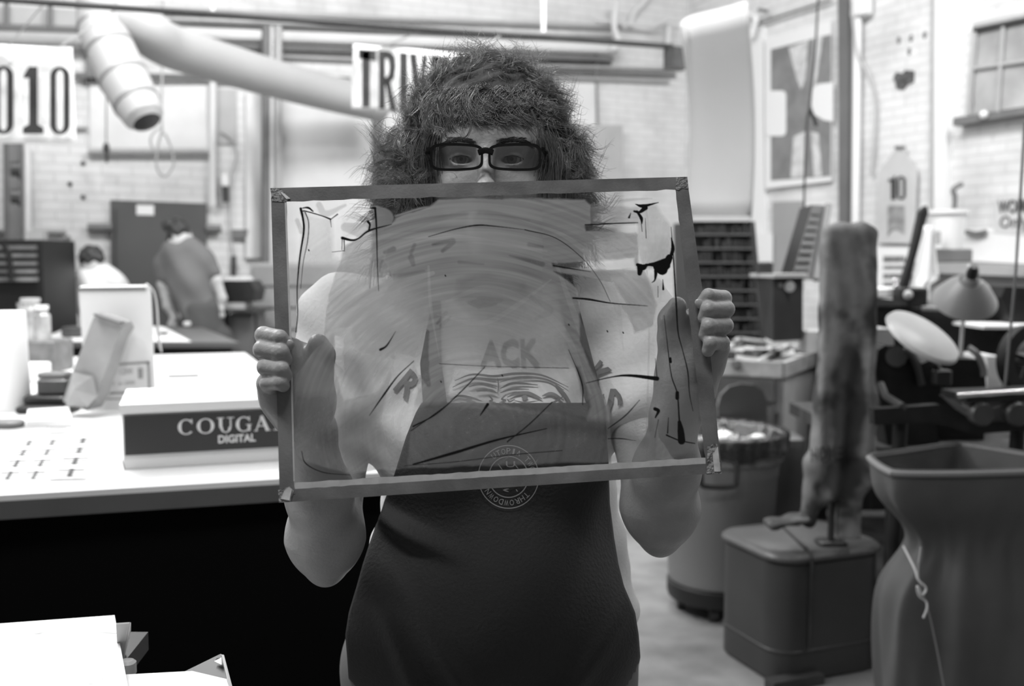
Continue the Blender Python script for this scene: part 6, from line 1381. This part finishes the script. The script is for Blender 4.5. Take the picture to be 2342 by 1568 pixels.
# thinner places inside the film
def thin(poly, a, soft=5, X=None, Y=None):
    global H
    H = H*(1 - (1 - a)*inpoly(poly, soft, X, Y))
thin([(1335, 517), (1350, 512), (1458, 512), (1462, 530), (1400, 534), (1340, 530)], .12)
thin([(1262, 602), (1452, 590), (1455, 618), (1265, 612)], .30)
thin([(1266, 622), (1400, 645), (1430, 700), (1325, 690), (1322, 668), (1300, 645)], .10)
thin([(1328, 690), (1418, 700), (1452, 760), (1500, 745), (1500, 980), (1400, 1040), (1392, 930), (1330, 790), (1325, 760)], .2)
thin([(1050, 640), (1110, 625), (1200, 650), (1230, 700), (1180, 740), (1080, 730), (1040, 690)], .72, 14)
thin([(1062, 690), (1105, 676), (1150, 688), (1130, 700), (1090, 706)], .55)
thin([(905, 800), (962, 822), (950, 900), (930, 1080), (885, 1060), (870, 960)], .55)
thin([(765, 752), (800, 745), (815, 800), (905, 820), (860, 900), (790, 920), (770, 850)], .62)
thin([(1040, 845), (1330, 838), (1350, 930), (1340, 960), (1130, 922), (1020, 906)], .45, 8)
thin([(765, 762), (785, 770), (790, 850), (768, 830)], .3)
low = inpoly([(940, 925), (1140, 930), (1390, 960), (1500, 960), (1500, 1075), (900, 1080)], 16); H = H*(1 - low*.52)
ll = inpoly([(672, 900), (760, 900), (800, 1090), (660, 1090)], 20); H = H*(1 - ll*.45)
H = H*(1 - .8*inpoly([(660, 1080), (680, 1040), (720, 1075), (790, 1092), (900, 1088), (1650, 1050), (1650, 1110), (640, 1150)], 3, PX, PY))
# brighter wiped arcs and darker ones
for pts, w_, a in [([(750, 730), (830, 680), (900, 655), (990, 625)], [8, 26, 30, 14], .16), ([(1180, 500), (1290, 540), (1370, 610), (1410, 700), (1425, 800)], [6, 14, 22, 18, 4], .14), ([(1020, 690), (1110, 660), (1200, 690), (1290, 760), (1350, 900)], [10, 20, 24, 20, 10], .12),
                   ([(1000, 720), (1100, 740), (1180, 700), (1260, 640)], [8, 16, 16, 8], .12), ([(980, 610), (985, 700), (1005, 820)], [10, 12, 6], .14), ([(800, 560), (900, 540), (1050, 545), (1250, 575)], [10, 18, 22, 10], .10), ([(1270, 600), (1330, 760), (1400, 900), (1440, 1000)], [12, 22, 22, 10], .12)]:
    H = np.maximum(H, stroke_mask(pts, w_, 6)*(H + a))
for pts, w_, a in [([(780, 590), (870, 540), (990, 505), (1100, 485), (1210, 505)], [10, 30, 12, 10, 4], .20), ([(990, 560), (1035, 552), (1012, 575)], [6, 14, 8], .4), ([(880, 578), (900, 570)], [8, 12], .45), ([(1165, 585), (1240, 605)], [3, 12], .35), ([(1210, 560), (1240, 565)], [10, 6], .35),
                   ([(1050, 600), (1105, 605)], [8, 4], .3), ([(940, 590), (945, 605)], [14, 10], .3), ([(870, 605), (885, 630)], [24, 20], .25), ([(1215, 680), (1255, 710), (1225, 730)], [10, 20, 8], .35), ([(1020, 715), (1000, 740)], [8, 6], .4), ([(940, 580), (948, 560)], [8, 8], .3),
                   ([(975, 760), (965, 830), (980, 880)], [14, 34, 10], .5), ([(1010, 745), (1030, 725)], [10, 5], .4), ([(790, 640), (900, 632), (970, 620)], [8, 10, 4], .25)]:
    H = H*(1 - stroke_mask(pts, w_, 4)*a)
H = H*(.86 + .28*np.where(PY < 900, np.where(PX > 1240, st2, st1), st3))
H += .045*(fbm(PX/18, PY/18, 60) - .3)*(H < .2)
# right clear strip smears
rsm = inpoly([(1452, 470), (1500, 470), (1530, 520), (1535, 580), (1515, 615), (1470, 620), (1455, 560)], 8); H = np.maximum(H, rsm*(.35 + .35*np.clip((PY - 480)/140, 0, 1)*fbm(PX/5, PY/12, 90)))
H = np.maximum(H, stroke_mask([(1478, 610), (1484, 740), (1478, 1000)], 5, 3)*.35); H = np.maximum(H, inpoly([(1490, 880), (1600, 880), (1600, 1030), (1500, 1050)], 10)*.28)
H = np.maximum(H, stroke_mask([(1555, 700), (1552, 800), (1560, 900)], 26, 20)*.16)
for pts, w_, a in [([(693, 487), (702, 510), (700, 560), (688, 600), (682, 680), (680, 760)], [14, 16, 14, 12, 8, 6], .45), ([(1475, 475), (1482, 520), (1478, 560)], [10, 6, 3], .5), ([(730, 470), (745, 490), (790, 470)], [14, 16, 6], .4), ([(680, 505), (690, 530)], [10, 12], .45), ([(860, 480), (880, 500), (850, 530), (790, 520)], [18, 40, 44, 20], .45),
                   ([(1350, 470), (1440, 458), (1490, 455)], [4, 7, 2], .35), ([(905, 495), (960, 478), (990, 473)], [4, 5, 2], .6)]:
    H = np.maximum(H, stroke_mask(pts, w_, 4)*a)
# translucent grey ink film darkens what is behind (right, over the bright wall)
FILM = np.zeros(PX.shape)
for poly, a in [([(1340, 470), (1458, 472), (1462, 512), (1345, 520)], .45), ([(1345, 530), (1458, 532), (1458, 585), (1350, 590)], .5), ([(1262, 612), (1400, 634), (1480, 650), (1470, 630), (1266, 602)], .5), ([(850, 470), (900, 480), (850, 535), (780, 545), (785, 500)], .25),
                 ([(1290, 515), (1345, 515), (1365, 600), (1270, 600)], .5), ([(790, 560), (860, 530), (880, 640), (785, 650)], .45), ([(755, 750), (905, 745), (890, 770), (790, 790)], .2)]:
    FILM = np.maximum(FILM, inpoly(poly, 8)*a*(.7 + .6*(st2 - .5)))
# ink lines
for pts, w_ in [([(688, 478), (693, 500), (695, 530), (686, 590), (680, 660), (681, 720), (677, 760)], [6, 5, 5, 4, 2.5, 2.5, 2]), ([(692, 484), (700, 484), (735, 494), (756, 502)], [3, 3, 2.5, 4]), ([(698, 486), (706, 510), (704, 550), (694, 600), (688, 660)], [2.4, 2, 2, 1.5, 1]),
                ([(756, 503), (760, 500), (772, 491)], [3, 2, 3]), ([(756, 504), (758, 520)], [2, 1]), ([(690, 477), (705, 476), (716, 484)], [2, 5, 3]), ([(848, 476), (858, 477)], [3, 6]), ([(858, 478), (861, 520), (863, 600), (866, 666)], [5, 4, 2, 1.2]), ([(842, 508), (846, 515), (843, 530)], [6, 5, 4]),
                ([(783, 545), (805, 550), (820, 546), (845, 528), (895, 514)], [7, 5, 4, 5, 1.5]), ([(783, 548), (782, 572)], [2, 1.5]), ([(787, 545), (788, 575)], [3, 1.5]), ([(760, 577), (788, 574)], [1.2, 1.5]), ([(980, 542), (1040, 525), (1090, 516), (1130, 518), (1200, 526)], [1.5, 2.5, 3.5, 2.5, 1]),
                ([(1200, 526), (1270, 545), (1330, 590), (1370, 640), (1395, 690)], [2.5, 2, 1.5, 1.2, 1.2]), ([(1453, 468), (1470, 472), (1505, 464)], [2, 9, 1.5]), ([(1450, 484), (1462, 486), (1475, 476)], [5, 6, 12]), ([(1456, 484), (1466, 500), (1467, 512)], [5, 8, 3]), ([(1442, 488), (1438, 498)], [1.5, 5]),
                ([(1466, 512), (1468, 530)], [2, 1.5]), ([(1475, 500), (1477, 545)], [1, 2]), ([(1457, 606), (1470, 612), (1482, 606), (1520, 604), (1530, 590)], [7, 14, 6, 18, 16]), ([(1464, 612), (1462, 626)], [16, 10]), ([(1505, 610), (1515, 618), (1520, 600)], [24, 22, 16]), ([(1500, 618), (1497, 640), (1490, 647)], [10, 4, 1.5]), ([(1535, 545), (1538, 570), (1532, 590)], [3, 9, 8]),
                ([(1534, 520), (1540, 600), (1546, 700), (1550, 760), (1560, 800)], [1.5, 3, 4, 3, 2]), ([(1560, 800), (1572, 850), (1576, 900), (1584, 940)], [2, 3, 2, 1]), ([(1518, 722), (1527, 800), (1535, 860), (1548, 900), (1552, 950), (1555, 1000)], [1.5, 2, 2.5, 3, 3.5, 6]),
                ([(1532, 820), (1533, 828)], [6, 6]), ([(1548, 898), (1548, 910)], [8, 9]), ([(1553, 965), (1556, 985), (1558, 1008)], [8, 15, 17]), ([(1524, 995), (1535, 1000), (1556, 1008), (1588, 1014)], [4, 3, 3, 2]), ([(1528, 955), (1526, 990)], [1.5, 3]), ([(1515, 640), (1516, 662)], [1.5, 5]), ([(1504, 655), (1504, 680)], [1.2, 1.5]),
                ([(1340, 876), (1400, 862), (1440, 859), (1502, 866)], [1.5, 3, 6, 10]), ([(1498, 820), (1502, 866)], [1.2, 2]), ([(946, 826), (910, 860), (880, 900), (845, 950)], [2, 3, 5, 2]), ([(1108, 840), (1060, 890), (1000, 945), (945, 975)], [1.8, 3, 3, 4]), ([(1115, 925), (1098, 950)], [7, 2]), ([(940, 985), (990, 950), (1030, 920)], [2, 3, 1.5]),
                ([(1310, 682), (1345, 685), (1400, 694), (1480, 700)], [4, 5, 3, 1.5]), ([(1265, 608), (1300, 614), (1350, 622)], [3, 3, 1]), ([(690, 1032), (700, 1060), (740, 1080), (800, 1086)], [1.5, 2.5, 2, 1]), ([(925, 1065), (1040, 1056), (1170, 1040), (1285, 1030)], [1, 1.5, 2, 1.5]), ([(945, 1062), (1040, 1035), (1140, 1005), (1250, 980)], [4, 7, 5, 2]),
                ([(1390, 1003), (1420, 1003), (1455, 1008)], [2, 3, 1]), ([(1497, 935), (1505, 940), (1498, 955)], [8, 8, 3]), ([(1462, 915), (1430, 950), (1390, 980)], [1.5, 3, 2]), ([(1262, 920), (1210, 970), (1160, 1010)], [2, 3, 3]), ([(1005, 832), (1120, 838), (1300, 842)], [1.5, 1, 1.5]), ([(905, 758), (885, 790), (870, 800)], [1, 4, 6]),
                ([(1338, 515), (1400, 512), (1458, 510)], [3, 3, 2]), ([(1300, 800), (1330, 875), (1332, 925)], [1.2, 3, 2]), ([(1505, 960), (1497, 1000)], [1.5, 1.2])]:
    K_ = np.maximum(K_, stroke_mask(pts, w_, 1.8))
K_ = np.maximum(K_, inpoly([(1495, 600), (1535, 585), (1532, 612), (1515, 630), (1496, 622)], 2, PX, PY))
for x, y in ((706, 572), (1018, 630), (1388, 757), (1148, 858), (1008, 872), (1424, 760), (1300, 742)): K_ = np.maximum(K_, stroke_mask([(x, y), (x + 1, y + 2)], 3, 1.5))
# dark broad tones that thicken the lower film
for pts, w_, a in [([(740, 1010), (760, 1000), (860, 930), (940, 870), (950, 830)], [10, 40, 50, 30, 6], .30), ([(745, 1000), (830, 1045), (890, 1060)], [40, 36, 10], .25), ([(945, 975), (1010, 925), (1060, 900)], [14, 26, 8], .25), ([(1120, 1010), (1250, 975), (1380, 985), (1470, 1010)], [6, 24, 30, 10], .35), ([(760, 820), (800, 840), (830, 890)], [30, 60, 30], .35)]:
    K_ = np.maximum(K_, stroke_mask(pts, w_, 26)*a)
edge = .004; nv = NXg*NYg
front = P3d.reshape(-1, 3) + np.array(nrm)*.0015; i_ = np.arange(NYg - 1)[:, None]*NXg + np.arange(NXg - 1)[None, :]
F4 = np.stack([i_, i_ + NXg, i_ + NXg + 1, i_ + 1], -1).reshape(-1, 4)
bk4 = np.array(Pc) - np.array(nrm)*.0015; vs = np.vstack([front, bk4])
faces = [tuple(int(x) for x in r) for r in F4] + [(nv, nv + 1, nv + 2, nv + 3)]
pane = link_mesh('pane', vs, faces, MATS['white_paint'], plate)
at1 = pane.data.attributes.new('haze', 'FLOAT', 'POINT'); at2 = pane.data.attributes.new('ink', 'FLOAT', 'POINT'); at3 = pane.data.attributes.new('film', 'FLOAT', 'POINT')
for at_, A_ in ((at1, H), (at2, K_), (at3, FILM)): at_.data.foreach_set('value', np.append(np.clip(A_, 0, 1).ravel(), np.zeros(4)).astype(np.float32))
m = D.materials.new('inked_glass'); m.use_nodes = True; nt = m.node_tree; nt.nodes.clear(); N = nt.nodes.new; Lk = nt.links.new
def attr(n): a = N('ShaderNodeAttribute'); a.attribute_name = n; return a.outputs['Fac']
tr1 = N('ShaderNodeBsdfTransparent'); tr2 = N('ShaderNodeBsdfTransparent'); tr2.inputs[0].default_value = (.42, .42, .42, 1); tr1.inputs[0].default_value = (.97, .97, .97, 1)
gls = N('ShaderNodeBsdfGlossy'); gls.inputs['Roughness'].default_value = .03; fr = N('ShaderNodeFresnel'); fr.inputs[0].default_value = 1.3
dif = N('ShaderNodeBsdfDiffuse'); dif.inputs[0].default_value = (.5, .5, .5, 1); trl = N('ShaderNodeBsdfTranslucent'); trl.inputs[0].default_value = (.62, .62, .62, 1)
ink = N('ShaderNodeBsdfDiffuse'); ink.inputs[0].default_value = (.01, .01, .01, 1)
def mix(f, a, b):
    x = N('ShaderNodeMixShader')
    if isinstance(f, float): x.inputs[0].default_value = f
    else: Lk(f, x.inputs[0])
    Lk(a, x.inputs[1]); Lk(b, x.inputs[2]); return x.outputs[0]
hz = mix(.5, dif.outputs[0], trl.outputs[0]); base = mix(attr('film'), tr1.outputs[0], tr2.outputs[0])
hzf = N('ShaderNodeMath'); hzf.operation = 'MULTIPLY'; Lk(attr('haze'), hzf.inputs[0]); hzf.inputs[1].default_value = 1.0
s1 = mix(hzf.outputs[0], base, hz); s2 = mix(attr('ink'), s1, ink.outputs[0]); frm = N('ShaderNodeMath'); frm.operation = 'MULTIPLY'; Lk(fr.outputs[0], frm.inputs[0]); frm.inputs[1].default_value = .6
s3 = mix(frm.outputs[0], s2, gls.outputs[0]); out = N('ShaderNodeOutputMaterial'); Lk(s3, out.inputs[0])
pane.data.materials.clear(); pane.data.materials.append(m)
# tape round the edges
TAPE = mat('grey_tape', .15, .55, .35, 25, bump=.07, bscale=400, spec=.4); TAPEL = mat('pale_tape', .5, .5, .12, 90); FOIL = mat('tape_fold', .6, .4, .35, 70)
def strip(name, pts, m_, t=.0012, off=.0016):
    mb = MB(); n = len(pts)//2; vs = []
    for x, y in pts: vs += [G(x, y, off + t), G(x, y, -off - t)]
    k = len(pts); f = [tuple(2*i for i in range(k)), tuple(2*i + 1 for i in range(k - 1, -1, -1))] + [(2*i, 2*i+1, 2*((i+1) % k)+1, 2*((i+1) % k)) for i in range(k)]
    mb.add(vs, f); return mb.build(name, m_, plate)
def rag(a, b, n, amp, seed):
    rg = np.random.default_rng(seed); return [(a[0] + (b[0]-a[0])*i/n + rg.normal()*amp*(0 < i < n), a[1] + (b[1]-a[1])*i/n + rg.normal()*amp*(0 < i < n)) for i in range(n + 1)]
strip('tape_strip', [(620, 430)] + rag((1572, 404), (1572, 404), 0 or 1, 0, 1)[:1] + [(1574, 433)] + rag((1545, 434), (650, 461), 40, .7, 2) + [(621, 462)], TAPE, .0011)
strip('tape_strip', [(620, 452), (655, 458)] + rag((656, 470), (672, 1105), 40, .7, 3) + [(676, 1128), (640, 1140)], TAPE, .0014)
strip('tape_strip', [(1544, 430), (1574, 426)] + [(1620, 760), (1651, 1081), (1616, 1085)] + rag((1614, 1060), (1546, 440), 40, .6, 4), TAPE, .0014)
strip('tape_strip', [(638, 1149), (655, 1119)] + rag((668, 1118), (1616, 1060), 50, .5, 5) + [(1650, 1052), (1650, 1081)], TAPE, .0011)
strip('tape_edge', rag((674, 1103), (1614, 1046), 60, .6, 6) + rag((1614, 1060), (672, 1119), 60, .5, 7), TAPEL, .0008)
strip('tape_sliver', [(651, 462), (655, 462)] + [(668, 800), (674, 1100), (671, 1100), (663, 800)], TAPEL, .0017)
for pts in ([(618, 430), (640, 430), (662, 452), (655, 462), (622, 460)], [(1546, 405), (1572, 404), (1575, 432), (1560, 430), (1552, 436), (1545, 432)], [(636, 1120), (662, 1112), (672, 1122), (664, 1146), (638, 1149)], [(1618, 1020), (1640, 1012), (1651, 1083), (1616, 1082)]):
    strip('folded_corner', pts, mat('tape_corner', .27, .4, .5, 120, bump=.8, bscale=260), .0019)
strip('torn_flap', [(642, 1140), (650, 1122), (660, 1113), (668, 1118), (662, 1144)], FOIL, .0026)
strip('torn_flap', [(1634, 1078), (1630, 1040), (1642, 1020), (1648, 1078)], FOIL, .0024)
strip('torn_flap', [(640, 438), (650, 442), (664, 454), (655, 455)], FOIL, .0024)
# ================================================================== lamp housings of the lights above, out of frame
for i, (x, y, z, tg, L, W_, P_) in enumerate(TUBES):
    t = thing('ceiling_light', Vector((x, y, z)), 'long fluorescent ceiling light number %s from the left over the shop' % ['two', 'one', 'three', 'five', 'four', 'six'][i], 'ceiling light')
    MB().box(Vector((x, y, z)), L, W_*.6, .07).build('housing', WHITE, t)
    for s in (-1, 1): MB().tube([Vector((x + s*L*.4, y, z + .06)), Vector((x + s*L*.4, y, CEIL))], .006, 6).build('hanger', GREY, t)
